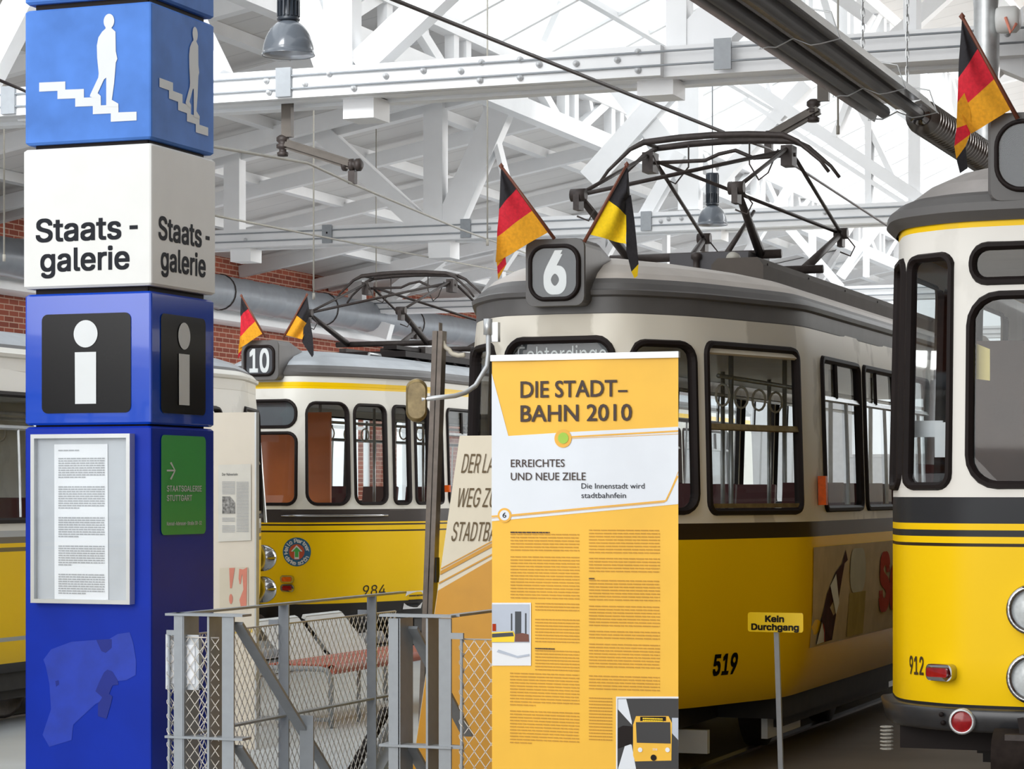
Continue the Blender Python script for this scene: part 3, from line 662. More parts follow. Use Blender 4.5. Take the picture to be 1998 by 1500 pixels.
CREAM = (232, 226, 212); YEL = (255, 208, 6); DK = (52, 40, 30)
liv6 = bands_mat('line_6_tram_paint', [(0, YEL), (1.405, DK), (1.50, CREAM)], .55, dirt_rgb=(176, 168, 152), zlo=1.5)
t6, H6 = gt4('tram', 'yellow and cream tram with a 6 in its roof number box and 519 below', -4.68, 13.19, 0, liv6, 11.0, {})
number_box(t6, H6, -.165, .195, 2.735, 3.115, -.05, .75, ('6', -.05, .088, 2.812, .225), 'grey', (-.142, .172, 2.76, 3.085, .1), bold=.05)
MB().box((-.33, .12, 2.3), (.33, .14, 2.57)).build('destination_blind', 'dest', t6)
lettered(t6, 'destination_lettering', 'signwhite', lambda x, z: Vector((x, .114, z)), 'Echterdingen', -.275, .32, 2.418, .1, .0)
lettered(t6, 'fleet_number', 'matblack', lambda a, z: H6.S(a, z, .003), '519', 1.08, 1.32, .615, .115, .05)
# advertisement on the flank
ad = MB(); ax0, ax1 = 2.16, 4.9
for (a0, a1) in ((ax0, 2.5), (2.5, 3.4), (3.4, ax1)):
    ad.add([H6.S(a0, .72, .006), H6.S(a1, .72, .006), H6.S(a1, .95, .006), H6.S(a0, .95, .006), H6.S(a0, 1.34, .006), H6.S(a1, 1.34, .006)], [(0, 1, 2, 3), (3, 2, 5, 4)])
ad = ad.build('side_poster', 'adcream', t6)
fa = lambda a, z: H6.S(a, z, .010); fb = lambda a, z: H6.S(a, z, .013)
m = MB(); poly(m, [(2.29, .735), (2.72, .74), (2.90, 1.12), (2.97, 1.22), (3.06, 1.24), (3.0, 1.31), (2.9, 1.22), (2.72, 1.17), (2.5, 1.04), (2.36, .87)][::-1], fa); m.build('printed_bottle', 'bottle', ad)
m = MB(); poly(m, [(2.57, 1.09), (2.72, 1.16), (2.83, .97), (2.75, .90)][::-1], fb); poly(m, [(2.29, .735), (2.50, .74), (2.46, .80), (2.37, .87)][::-1], fb); m.build('printed_label', 'signwhite', ad)
m = MB(); poly(m, [(2.48, .74), (2.50, .74), (2.46, .81), (2.40, .86), (2.39, .85), (2.45, .8)], lambda a, z: H6.S(a, z, .015)); m.build('printed_red_line', 'adred', ad)
m = MB(); poly(m, rrect(3.13, 3.62, .735, 1.02, .01), fa); m.build('printed_beer', 'beer', ad)
m = MB(); poly(m, rrect(3.14, 3.6, 1.02, 1.31, .12), fa); m.build('printed_froth', 'foam', ad)
lettered(ad, 'poster_lettering', 'adred', fa, 'Sc', 4.05, 4.7, .88, .36, .07)
# indicator, hatch, roof kit
MB().bar(H6.S(2.30, 1.60, .03), H6.S(2.30, 1.78, .03), .05, .05).build('turn_indicator', 'amber', t6)
MB().bar(H6.S(-.62, 1.63, .03), H6.S(-.62, 1.70, .03), .05, .05).build('turn_indicator', 'amber', t6)
b = MB().prism([(.36, 1.95, 2.97), (.70, 1.95, 2.95), (.70, 1.95, 3.12), (.66, 1.95, 3.17), (.40, 1.95, 3.17), (.36, 1.95, 3.13)], (0, 8.5, 0)).build('resistor_case', 'boxgrey', t6)
m = MB()
for k in range(7):
    for z in (3.0, 3.13): m.lathe([(.008, 0), (.008, .006)], (.70, 2.05 + k * 1.1, z), 'X', 8)
m.build('rivet', 'black', b)
MB().prism([(-.10, 2.55, 3.12), (.44, 2.55, 3.12), (.44, 2.55, 3.27), (-.10, 2.55, 3.27)], (0, .55, 0)).box((.1, 2.5, 3.08), (.5, 3.2, 3.12)).build('switch_case', 'switch', t6)
MB().lathe([(.02, 0), (.035, .01), (.035, .04), (.02, .05), (.02, .1), (.035, .11), (.035, .14), (.015, .15)], (.09, 2.53, 3.12)).build('insulator', 'iron', t6)
MB().lathe([(.02, 0), (.05, .02), (.05, .05), (.02, .07), (.045, .09), (.02, .12)], (-.22, 2.45, 3.09)).build('insulator', 'iron', t6)
MB().lathe([(.0, 0), (.045, .01), (.045, .05), (.0, .06)], (.40, 2.3, 3.2), 'Y').build('insulator', 'palewire', t6)
for x in (-.46, .46):
    for y in (2.75, 4.05): MB().lathe([(.05, 0), (.06, .03), (.04, .05), (.06, .07), (.04, .1), (.04, .15)], (x, y, 3.0)).build('insulator', 'iron', t6)
pantograph(t6, 3.4, 3.27, 3.61, 4.06)
MB().tube([(.2, 2.9, 3.3), (.28, 3.3, 3.62)], [.02, .012]).build('hook_post', 'iron', t6)
# wing mirror on a bent chrome arm
def pin(u, v, d, root): 
    p = at(u, v, d) - root.location; return p
pts = [pin(952, 622, 13.95, t6), pin(953, 690, 13.93, t6), pin(950, 715, 13.9, t6), pin(928, 752, 13.85, t6), pin(908, 766, 13.8, t6), pin(888, 772, 13.75, t6), pin(822, 779, 13.7, t6)]
arm = MB().tube(pts, .014, 10).tube([pts[0] + Vector((0, 0, .0)), pts[0] + Vector((0, 0, -.09))], .026, 10).box(tuple(pts[0] + Vector((.0, .0, -.13))), tuple(pts[0] + Vector((.06, .04, -.02)))).build('mirror_arm', 'alu', t6)
mc = pin(813, 781, 13.72, t6); mm = MB(); rx, rz_ = .058, .118
lp = rrect(-rx, rx, -rz_, rz_, .057, 8); n = len(lp); rows = []
bx, by = Vector((cT, sT, 0)), Vector((-sT, cT, 0))
for k, d in ((.86, -.03), (.97, -.024), (1.03, -.005), (1.0, .02), (.9, .03)):
    rows += [mc + bx * x * k + by * d + Vector((0, 0, z * k)) for x, z in lp]
mm.add(rows, [(i * n + j, i * n + (j + 1) % n, (i + 1) * n + (j + 1) % n, (i + 1) * n + j) for i in range(4) for j in range(n)] + [tuple(4 * n + j for j in range(n))], 0, True)
mo = mm.build('wing_mirror', 'mirrorback', arm)
MB().add([mc + bx * x * .86 + by * -.028 + Vector((0, 0, z * .86)) for x, z in lp], [tuple(range(n))]).build('mirror_back_plate', 'tan', mo)
MB().box((.03, .15, 2.2), (.1, .2, 2.35)).build('cab_mirror', 'lampin', t6)

# --- line 10 tram
WHT = (236, 234, 226)
liv10 = bands_mat('line_10_tram_paint', [(0, (46, 42, 40)), (.60, YEL), (1.295, DK), (1.305, YEL), (1.345, DK), (1.365, YEL), (1.385, (66, 60, 58)), (1.505, WHT), (2.66, YEL), (2.725, WHT)], .12, zlo=1.5)
t10, H10 = gt4('tram', 'yellow and white tram with a 10 in its roof number box, behind the railing', -10.5, 21.2, 0, liv10, 14.0, dict(doors=True, gasket=.02, roof='roofblue', band_from=2, panelling='orange'))
number_box(t10, H10, -.20, .20, 2.75, 3.13, -.05, .75, ('10', -.105, .105, 2.83, .21), 'grey', (-.165, .165, 2.785, 3.085, .08))
MB().box((-.33, .12, 2.3), (.33, .14, 2.57)).build('destination_blind', 'blind', t10)
for z in (.85, .765):
    h = H10.boss(rrect(.19, .32, z - .037, z + .037, .03, 4), 0, .045).build('tail_light', 'chrome', t10)
    H10.boss(rrect(.212, .298, z - .021, z + .021, .012, 3), .03, .055).build('tail_lens', 'amber' if z > .8 else 'red', h)
for x, zz in ((-.2, 1.2), (-.2, .9)): headlight(t10, (x, -.02, zz), .1)
# round courtesy sticker
ctr = (.345, 1.11); rS = .138
fs = lambda o: (lambda a, z: H10.S(a, z, o))
m = MB(); sliced(m, circle(*ctr, rS), fs(.004)); sk10 = m.build('round_sticker', mat('sticker_blue', (34, 98, 138), .5), t10)
m = MB(); sliced(m, circle(ctr[0], ctr[1], .075, 16), fs(.006)); m.build('sticker_disc', mat('sticker_rust', (190, 78, 44), .5), sk10)
def arrow(k): return [(ctr[0] + x * k, ctr[1] + z * k) for x, z in ((-.022, -.068), (.022, -.068), (.022, .005), (.056, .005), (0, .066), (-.056, .005), (-.022, .005))]
m = MB(); sliced(m, arrow(1), fs(.008)); m.build('sticker_arrow_edge', 'signwhite', sk10)
m = MB(); sliced(m, arrow(.72), fs(.010)); m.build('sticker_arrow', 'green', sk10)
m = MB()
def arc_text(body, a0, a1, rad, flip):
    for i, ch in enumerate(body):
        if ch == ' ': continue
        v, f, wd = text2d(ch, 0, True); a = R(a0 + (a1 - a0) * (i + .5) / len(body)); s = .036
        for_v = []
        for x, y in v:
            lx = (x - wd / 2) * s; ly = y * s
            rr_ = rad + ly if not flip else rad + s - ly
            aa = a - lx / rad if not flip else a + lx / rad
            for_v.append(H10.S(ctr[0] + rr_ * math.cos(aa), ctr[1] + rr_ * math.sin(aa), .007))
        m.add(for_v, f); m.add([p + Vector((.004, -.0006, 0)) for p in for_v], f); m.add([p + Vector((0, -.0011, .004)) for p in for_v], f)
arc_text('Hallo Partner', 190, 0, .088, False); arc_text('danke schön', 205, 335, .09, True)
m.build('sticker_lettering', 'signwhite', sk10)
lettered(t10, 'fleet_number', 'ink', lambda a, z: H10.S(a, z, .003), '984', 1.10, 1.42, .675, .1, .0)
for a in (1.72, 2.28):
    o = MB().add([H10.S(a, .52, .008), H10.S(a + .3, .52, .008), H10.S(a + .3, .70, .008), H10.S(a, .70, .008)], [(0, 1, 2, 3)]).build('door_notice', 'paper', t10)
    m = MB(); small_print(m, lambda x, z: H10.S(x, z, .011), a + .04, a + .26, .66, .55, .045, .014); m.build('notice_print', 'ink', o)
m = MB().tube([H10.S(.2 + i * .12, 1.455, .02) for i in range(11)], .012, 8); m.build('chrome_strip', 'chrome', t10)
pantograph(t10, 3.6, 3.27, 3.55, 3.98)
m = MB()
for k in range(9): m.tube([(.25, 2.4 + k * .35, 3.12), (.45, 2.5 + k * .35, 3.12), (.6, 2.5 + k * .35, 3.03), (.7, 2.6 + k * .35, 2.99)], .012, 6)
m.box((-.4, 2.2, 3.08), (.55, 6.2, 3.14)); m.box((.3, 2.2, 3.16), (.45, 6.5, 3.2)); m.build('roof_grid', 'black', t10)
MB().tube([(.35, 1.7, 3.02), (.35, 1.72, 3.09), (.35, 2.0, 3.09), (.35, 2.02, 3.03)], .014, 8).build('roof_handle', 'zinc', t10)
for a, z in ((2.42, 1.68),): MB().bar(H10.S(a, z, .02), H10.S(a, z + .07, .02), .1, .05).build('turn_indicator', 'amber', t10)
# --- the tram whose far end meets it
livL = bands_mat('left_tram_paint', [(0, (46, 42, 40)), (.50, YEL), (.66, (176, 178, 176)), (.69, YEL), (1.335, (120, 104, 60)), (1.36, YEL), (1.395, (120, 112, 96)), (1.44, (186, 190, 190)), (1.50, WHT)], .15, zlo=1.5)
tL, HL = gt4('tram', 'cream and yellow tram behind the blue pillar, with a pale blue-grey roof', -10.45, 20.1, math.pi, livL, 16.0, dict(roof='roofblue', band_from=6))
tL.scale = (1, 1, .94)
for s in (-.62, .62):
    for zz in (1.16, .86): headlight(tL, (s, .26, zz), .125)
MB().lathe([(.0, 0), (.34, 0), (.34, .12), (.26, .17), (.0, .18)], (-.2, 1.6, 3.0), 'Z').build('roof_vent', 'roofblue', tL)
MB().bar(HL.S(-.95, 1.5, .04), HL.S(-.95, 2.5, .0), .02, .02).build('grab_rail', 'zinc', tL)
MB().prism([HL.S(-.9, .42, .02), HL.S(.9, .42, .02)] and [(-.6, .0, .36), (.6, .0, .36), (.6, .0, .5), (-.6, .0, .5)], (0, .1, 0)).build('bumper', 'zinc', tL)

# --- tram 912, nearest on the right
P9 = [(0, 0), (.63, .03), (.95, .25), (1.1, .80)]
F9 = [(.54, .03), (.62, .0), (1.2, 0), (1.6, .0), (2.2, .015), (2.9, .03), (3.0, .03)]
liv9 = bands_mat('tram_912_paint', [(0, (44, 43, 44)), (.66, YEL), (1.413, DK), (1.425, YEL), (1.464, (48, 48, 50)), (1.494, YEL), (1.521, (46, 47, 50)), (1.641, (236, 233, 226)), (2.925, YEL), (2.985, (236, 233, 226))], .1, zlo=1.7)
nose9 = Vector((-1.217, 0, 0)); 
X0, Y0 = 2.684, 11.43
t9 = thing('tram', (X0 * cT - Y0 * sT, X0 * sT + Y0 * cT, 0), 'yellow and white tram numbered 912 with round chrome headlights', 'tram', None, None, 0, True)
H9 = Hull(P9, F9, 11.0)
w9 = [('windscreen', (-.58, .58, 1.705, 2.62, .15)), ('destination_window', (-.57, .57, 2.67, 2.855, .085))]
for s in (1, -1):
    for a0, a1, nm in ((.67, .98, 'corner_window'), (1.05, 1.50, 'cab_window'), (1.75, 2.75, 'side_window'), (2.85, 3.85, 'side_window'), (3.95, 4.95, 'side_window')):
        w9.append((nm, (a0, a1, 1.70, 2.82, .07) if s > 0 else (-a1, -a0, 1.70, 2.82, .07)))
H9.shell(.54, 3.0, [w_[1] for w_ in w9], [.62, .9, 1.2, 1.6, 1.9, 2.2, 2.5, 2.9], 'body_shell', liv9, t9)
for nm, h in w9: H9.window(h, t9, .028, nm, fm='black')
rings = [(0, 2.965, .012), (0, 2.985, .035), (0, 3.01, .06), (0, 3.05, .055), (.015, 3.09, .02), (.04, 3.11, 0), (.12, 3.18, 0), (.25, 3.25, 0), (.45, 3.31, 0), (.7, 3.35, 0), (1.0, 3.36, 0)]
roof_rings(H9, rings, MB(), lambda i: 0 if i < 5 else 1).build('roof', ['grey', 'roofsilver'], t9)
interior(H9, t9, .95, 8.0, 'brown', 'maroon', 1.0, 2.9)
underframe(t9, 10.5, .8, .54)
number_box(t9, H9, -.47, .47, 3.05, 3.46, .0, .9, None, 'grey', (-.44, .44, 3.085, 3.43, .13))
lp = []
b9 = MB()
al = [x * .07 for x in range(-21, 22)]
rows = [[H9.S(a, z, o) for a in al] for z, o in ((.54, .0), (.545, .05), (.56, .06), (.645, .06), (.655, .05), (.66, .0))]
n = len(al); b9.add([p for r_ in rows for p in r_], [(i * n + j, i * n + j + 1, (i + 1) * n + j + 1, (i + 1) * n + j) for i in range(5) for j in range(n - 1)], 0, True)
b9 = b9.build('bumper', mat('worn_black_bumper', (58, 58, 60), .3, .2, .2, 8), t9)
for zz in (.585, .625): MB().lathe([(.012, 0), (.012, -.01)], tuple(H9.S(-.67, zz, .062)), 'Y', 10).build('bolt', 'black', b9)
h = MB().lathe([(.062, .01), (.062, -.02), (.05, -.03), (.05, -.02)], tuple(H9.S(-.575, .598, .065)), 'Y', 24).build('round_reflector', 'alu', t9)
MB().lathe([(.05, -.02), (.03, -.028), (.001, -.03)], tuple(H9.S(-.575, .598, .065)), 'Y', 24, 0, False).build('reflector_lens', 'red', h)
h = H9.boss(rrect(-.76, -.63, .782, .862, .028, 4), 0, .06).build('tail_light', 'chrome', t9)
H9.boss(rrect(-.745, -.65, .801, .844, .01, 3), .05, .072).build('tail_lens', 'red', h)
lettered(t9, 'fleet_number', mat('brown_number', (70, 52, 20), .5), lambda a, z: H9.S(a, z, .003), '912', -.935, -.832, .80, .085, .025)
for s in (-.26, .26):
    for zz in (1.13, .81): headlight(t9, (s, .0, zz), .122)
MB().box((-.36, -.2, .28), (.36, .05, .56)).lathe([(.13, -.22), (.13, .1)], (-.2, -.1, .45), 'X', 18).build('coupler_head', 'iron', t9)
MB().bar((-.24, -.24, .38), (-.30, -.1, .62), .05, .03, (1, 0, 0)).build('coupler_lever', 'black', t9)
MB().box((-.95, .3, .43), (-.5, .36, .56)).build('skirt_plate', 'black', t9)
ns = MB()
for i in range(7): ns.tube([(-1.02 + .03 * math.cos(t), .32 + .03 * math.sin(t),   .42 + i * .018) for t in [k * .7 for k in range(9)]], .004, 5, closed=True)
ns.build('wire_guard', 'palewire', t9)
v9 = MB()
for k in range(5): v9.lathe([(.0, 0), (.1, 0), (.1, .16), (.0, .18)], (-.62 + k * .1, 1.6, 3.2), 'Z', 12)
v9.build('ribbed_ventilator', 'roofsilver', t9)
n1 = MB().add([(-.55, .11, 2.22), (-.48, .11, 2.21), (-.48, .11, 2.36), (-.55, .11, 2.39)], [(0, 1, 2, 3)]).build('cab_notice', mat('notice_cream', (226, 206, 130), .6), t9)
MB().bar((-.1, .4, 1.1), (-.1, .5, 2.4), .1, .12).lathe([(.07, 0), (.07, .14)], (-.16, .45, 2.3), 'X', 14).build('cab_fitting', 'black', t9)
MB().box((-.9, .35, 1.95), (-.75, .37, 2.03)).box((-.78, .3, 1.85), (-.62, .32, 2.02)).build('cab_papers', 'paper', t9)

# ================================================================== BLUE INFORMATION PILLAR
px0, px1, py0, py1 = -7.12, -6.35, 11.5, 12.22
def zc(v): return EYE + (HV - v) * 13.0 / FPX
pil = thing('information_pillar', ((px0 + px1) / 2, (py0 + py1) / 2, 0), 'square blue and white station information pillar beside the stair railing', 'sign pillar')
def block(name, z0, z1, m, g=0.0, r=.012):
    b = MB(); k = r
    ring = lambda e, z: [(x, y, z) for x, y in rrect(px0 - g + e, px1 + g - e, py0 - g + e, py1 + g - e, .012, 2)]
    n = 12; rows = ring(k, z0) + ring(0, z0 + k) + ring(0, z1 - k) + ring(k, z1)
    n = len(rows) // 4
    b.add(rows, [(i * n + j, i * n + (j + 1) % n, (i + 1) * n + (j + 1) % n, (i + 1) * n + j) for i in range(3) for j in range(n)] + [tuple(range(n)), tuple(3 * n + j for j in range(n))])
    return b.build(name, m, pil)
block('core_post', 0, 5.3, 'black', -.04)
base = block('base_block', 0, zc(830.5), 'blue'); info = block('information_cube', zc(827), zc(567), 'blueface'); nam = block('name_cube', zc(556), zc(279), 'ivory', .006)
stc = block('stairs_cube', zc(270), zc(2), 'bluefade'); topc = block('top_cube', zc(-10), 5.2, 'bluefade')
fF = lambda u, v, o=.004: (lambda p: Vector((p.x, py0 - o, p.z)))(on_y(u, v, py0))
wF = px1 - px0; wS = py1 - py0
def front(o=.004): return lambda x, z: Vector((px0 + x * wF, py0 - o, z))          # x: 0..1 across the face
def side(o=.004): return lambda x, z: Vector((px1 + o, py0 + x * wS, z))
def pf(u, v): p = on_y(u, v, py0); return ((p.x - px0) / wF, p.z)
def pz(u, v): return pf(u / 3, v / 3)
stairs = [pz(*q) for q in ((231, 484), (384, 477), (384, 525), (493, 521), (493, 572), (592, 568), (592, 617), (695, 612), (695, 658), (801, 654), (801, 705), (650, 713), (650, 664), (545, 669), (545, 621), (442, 625), (442, 576), (338, 580), (338, 532), (231, 537))]
body = [pz(*q) for q in ((620, 150), (655, 150), (656, 166), (678, 186), (680, 300), (689, 345), (680, 368), (670, 490), (657, 585), (695, 607), (695, 625), (624, 625), (624, 455), (611, 465), (574, 546), (592, 562), (592, 585), (528, 566), (530, 555), (577, 455), (580, 430), (571, 340), (569, 268), (578, 220), (600, 186), (620, 168))]
hc = pz(640, 125); hr = (35 / 3 * 13.2 / FPX / wF, 43 / 3 * 13.2 / FPX)
head = [(hc[0] + hr[0] * math.cos(t * .2244), hc[1] + hr[1] * math.sin(t * .2244)) for t in range(28)]
for fn, tint in ((front, 'signwhite'), (side, 'signwhite')):
    k = .003
    m = MB(); poly(m, stairs, fn(k)); poly(m, body, fn(k + .001)); poly(m, head, fn(k + .0015)); m.build('stairs_pictogram', tint, stc)
# station name, front and side
for fn, g in ((front, .0075), (side, .0075)):
    m = MB()
    for body_, u0, u1, v0, cap in (('Staats', 71, 238, 472, 43), ('-', 254, 270, 455, 43), ('galerie', 80, 254, 530, 43)):
        a = pf(u0, v0); b = pf(u1, v0 - (u1 - u0) * .052)
        letter(m, body_, fn(g), a[0], b[0], a[1] - (.0 if body_ != '-' else .02), cap * 13.2 / FPX, 0, .032, 0, True)
    m.build('station_name', 'ink', nam)
# i plates
ic = [pf(82, 806), pf(256, 614)]
for fn in (front, side):
    x0, x1, z0, z1 = .14, .845, zc(804), zc(608)
    kx = 1 / wF
    m = MB(); poly(m, [(x * kx * 1.0, z) for x, z in rrect(x0 * wF, x1 * wF, z0, z1, .035, 5)], fn(.004)); ip = m.build('information_plate', 'matblack', info)
    m = MB(); c = ((x0 + x1) / 2, zc(648)); poly(m, [(c[0] + .073 / wF * math.cos(t * .1963), c[1] + .073 * math.sin(t * .1963)) for t in range(32)], fn(.008))
    poly(m, [(c[0] - .064 / wF, zc(786)), (c[0] + .064 / wF, zc(786)), (c[0] + .064 / wF, zc(684)), (c[0] - .066 / wF, zc(684))], fn(.008)); m.build('information_letter', 'signwhite', ip)
# green direction sticker on the side
def ps(u, v): p = on_x(u, v, px1); return ((p.y - py0) / wS, p.z)
a = ps(313, 1042); b = ps(400, 852)
m = MB(); poly(m, [(x / wS, z) for x, z in rrect(a[0] * wS, b[0] * wS, a[1] - .005, b[1], .03, 4)], side(.005)); gs = m.build('direction_sticker', 'green', base)
m = MB()
for body_, u0, u1, v0, cap in (('STAATSGALERIE', 323, 391, 958.5, 11), ('STUTTGART', 323, 372, 977, 11), ('Konrad-Adenauer-Straße 30-32', 323, 391, 1025, 7)):
    p = ps(u0, v0); q = ps(u1, v0); letter(m, body_, side(.008), p[0], q[0], p[1], cap * 13.25 / FPX, 0, .025, 0, True)
A = [ps(*q) for q in ((323, 916), (337, 916), (329, 903), (332, 901), (340, 918), (332, 936), (329, 934), (337, 919.5), (323, 919.5))]
poly(m, A, side(.008)); m.build('sticker_lettering', 'signwhite', gs)
# scuffed patches and flaked paint low on the front
def pp(L_): return [pf(x / 3, 1000 + y / 3) for x, y in L_]
m = MB(); poly(m, pp([(255, 860), (300, 800), (420, 755), (560, 745), (640, 740), (690, 710), (760, 700), (780, 760), (798, 870), (795, 950), (740, 980), (640, 990), (640, 1080), (560, 1120), (430, 1240), (420, 1330), (290, 1370), (250, 1300), (300, 1150), (290, 1000), (270, 900)]), front(.002)); m.build('scuffed_patch', 'bluescar', base)
m = MB()
for L_ in ([(630, 918), (660, 930), (690, 980), (695, 1005), (660, 1010), (640, 1060), (660, 1075), (650, 1120), (625, 1205), (575, 1190), (575, 1120), (600, 1080), (560, 1045), (585, 985), (610, 935)], [(565, 745), (655, 740), (655, 790), (620, 820), (595, 810)], [(325, 985), (345, 980), (347, 1005), (330, 1018)]): poly(m, pp(L_), front(.003))
m.build('flaked_paint', 'bluepeel', base)
# --- display case screwed to the pillar
a = on_y(70, 1175, py0); b = on_y(263, 846, py0); yc = py0 - .055
dc = thing('display_case', ((a.x + b.x) / 2, py0, a.z), 'silver framed glazed notice case with a long printed sheet, on the blue pillar', 'notice case')
fw = .022; f = MB()
f.box((a.x, yc, a.z), (a.x + fw, py0, b.z)).box((b.x - fw, yc, a.z), (b.x, py0, b.z)).box((a.x + fw, yc, a.z), (b.x - fw, py0, a.z + fw)).box((a.x + fw, yc, b.z - fw), (b.x - fw, py0, b.z)); f.build('case_frame', 'alu', dc)
MB().box((a.x + fw, py0 - .02, a.z + fw), (b.x - fw, py0 - .001, b.z - fw)).build('case_backing', 'caseback', dc)
p0 = on_y(111, 1168, py0); p1 = on_y(216, 866, py0)
MB().add([(p0.x, py0 - .024, p0.z), (p1.x, py0 - .024, p0.z), (p1.x - .005, py0 - .024, p1.z), (p0.x - .002, py0 - .024, p1.z)], [(0, 1, 2, 3)]).build('printed_sheet', 'paper', dc)
m = MB(); fp = lambda x, z: Vector((x, py0 - .027, z)); rnd = random.Random(5); z = p1.z - .03
for (n_, gap) in ((1, .03), (9, .03), (10, .03), (9, .03), (9, .03), (9, .0)):
    zz = z - n_ * .0135
    small_print(m, fp, p0.x + .025, p1.x - .022, z, zz, .0125, .006, 0, rnd, n_); z = zz - gap
m.build('sheet_print', 'print', dc)
MB().add([(a.x + fw, yc + .008, a.z + fw), (b.x - fw, yc + .008, a.z + fw), (b.x - fw, yc + .008, b.z - fw), (a.x + fw, yc + .008, b.z - fw)], [(0, 1, 2, 3)]).build('case_glass', 'caseglass', dc)

# ================================================================== ROLL-UP BANNER
qb = on_z(1140, 960, EYE) if False else at(1140, 960, 11.2).y
bz = .06
def bp(u, v): p = on_y(u, v, qb); return (p.x, p.z)
bf = lambda o: (lambda x, z: Vector((x, qb - o + wav(x), z)))
bl, bt = bp(960, 704); br_ = bp(1323.5, 697)[0]
def wav(x): t = (x - bl) / (br_ - bl); return .004 * math.sin(t * 9.0) * (1 if 0 < t < 1 else 0)
ban = thing('roll_up_banner', ((bl + br_) / 2, qb, 0), 'yellow and white roll-up banner headed DIE STADTBAHN 2010', 'banner')
m = MB(); n = 36
for z0, z1 in ((bz, bt),):
    m.add([Vector((bl + (br_ - bl) * i / n, qb + wav(bl + (br_ - bl) * i / n), z)) for z in (z0, z1) for i in range(n + 1)], [(i, i + 1, n + 2 + i, n + 1 + i) for i in range(n)], 0, True)
sh = m.build('banner_sheet', 'bannery', ban)
MB().box((bl - .004, qb - .012, bt - .002), (br_ + .004, qb + .014, bt + .026)).build('top_rail', 'alu', ban)
MB().box((bl - .01, qb - .06, 0), (br_ + .01, qb + .1, .075)).box((bl + .05, qb - .14, 0), (bl + .1, qb + .16, .015)).build('base_cassette', 'alu', ban)
MB().tube([((bl + br_) / 2, qb + .06, .06), ((bl + br_) / 2, qb + .03, bt)], .012).build('support_pole', 'alu', ban)
def strip(mb, P, wd, fn):
    for a, b in zip(P, P[1:]):
        d = Vector((b[0] - a[0], b[1] - a[1])).normalized(); nx, nz = -d.y * wd / 2, d.x * wd / 2
        k = 8; up = [(a[0] + (b[0] - a[0]) * i / k, a[1] + (b[1] - a[1]) * i / k) for i in range(k + 1)]
        mb.add([fn(x + nx, z + nz) for x, z in up] + [fn(x - nx, z - nz) for x, z in up], [(i, i + 1, k + 2 + i, k + 1 + i) for i in range(k)])
    return mb
def gpoly(mb, P, fn):                                   # polygon cut into vertical slices so it follows the sheet
    xs = [bl + (br_ - bl) * i / 24 for i in range(25)]
    V = [Vector(p) for p in P]; ed = [(i, (i + 1) % len(P)) for i in range(len(P))]; zl = min(p[1] for p in P) - .01; zh = max(p[1] for p in P) + .01
    for x in xs: V += [Vector((x, zl)), Vector((x, zh))]; ed.append((len(V) - 2, len(V) - 1))
    r = delaunay_2d_cdt(V, ed, [], 0, 1e-6); fs = []
    for f in r[2]:
        c = sum((r[0][i] for i in f), Vector((0, 0))) / len(f); ins = False
        for i in range(len(P)):
            (x1, y1), (x2, y2) = P[i - 1], P[i]
            if (y1 > c.y) != (y2 > c.y) and c.x < (x2 - x1) * (c.y - y1) / (y2 - y1) + x1: ins = not ins
        if ins: fs.append(tuple(f))
    us_ = sorted({i for f in fs for i in f}); ix = {q: i for i, q in enumerate(us_)}
    return mb.add([fn(r[0][q].x, r[0][q].y) for q in us_], [tuple(ix[i] for i in f) for f in fs])
BP = lambda L_: [bp(770 + x / 3, 600 + y / 3) for x, y in L_]
m = MB(); gpoly(m, BP([(569, 385), (665, 751), (1035, 728), (1661, 697), (1661, 985), (1661, 1150), (569, 1250)]), bf(.002)); m.build('white_field', 'bannerw', sh)
px = 11.2 / FPX
m = MB(); strip(m, BP([(1035, 757), (1661, 722)]), 3.2 * px, bf(.004)); strip(m, BP([(1035, 766), (1661, 739)]), 1.0 * px, bf(.004))
strip(m, BP([(569, 1222), (690, 1214), (1588, 1131), (1659, 985)]), 3.2 * px, bf(.004)); strip(m, BP([(569, 1232), (690, 1222), (1580, 1140)]), 1.0 * px, bf(.004)); strip(m, BP([(1594, 1120), (1661, 960)]), 1.0 * px, bf(.004)); m.build('gold_lines', 'gold', sh)
def disc(name, cu, cv, r, mt, o, par=sh):
    c = bp(770 + cu / 3, 600 + cv / 3); m = MB(); poly(m, circle(c[0], c[1], r * px), bf(o)); return m.build(name, mt, par)
disc('gold_disc', 988, 766, 18, 'gold', .005); disc('green_disc', 990, 764, 11, 'lime', .007)
disc('gold_ring', 644, 1215, 14.3, 'gold', .0045); disc('white_disc', 644, 1215, 10.2, 'bannerw', .0052)
def btext(name, rows, mt, bold):
    m = MB()
    for t, x0, x1, yb, cap in rows:
        a = bp(770 + x0 / 3, 600 + yb / 3); b = bp(770 + x1 / 3, 600 + yb / 3); letter(m, t, bf(.006), a[0], b[0], a[1], cap / 3 * px, 0, bold)
    return m.build(name, mt, sh)
btext('headline', (('DIE STADT', 737, 1304, 527, 94), ('–', 1310, 1364, 524, 94), ('BAHN 2010', 737, 1390, 667, 94)), 'inkbrown', .02)
btext('subheading', (('ERREICHTES', 681, 998, 933, 44),), 'inkbrown', .006)
btext('subheading', (('UND NEUE ZIELE', 681, 1122, 1010, 44),), 'inkbrown', .006)
btext('byline', (('Die Innenstadt wird', 1097, 1463, 1059, 31), ('stadtbahnfein', 1097, 1355, 1114, 31)), 'ink', .0)
btext('chapter_number', (('6', 633, 655, 1229, 30),), 'ink', .01)
rnd = random.Random(11); m = MB()
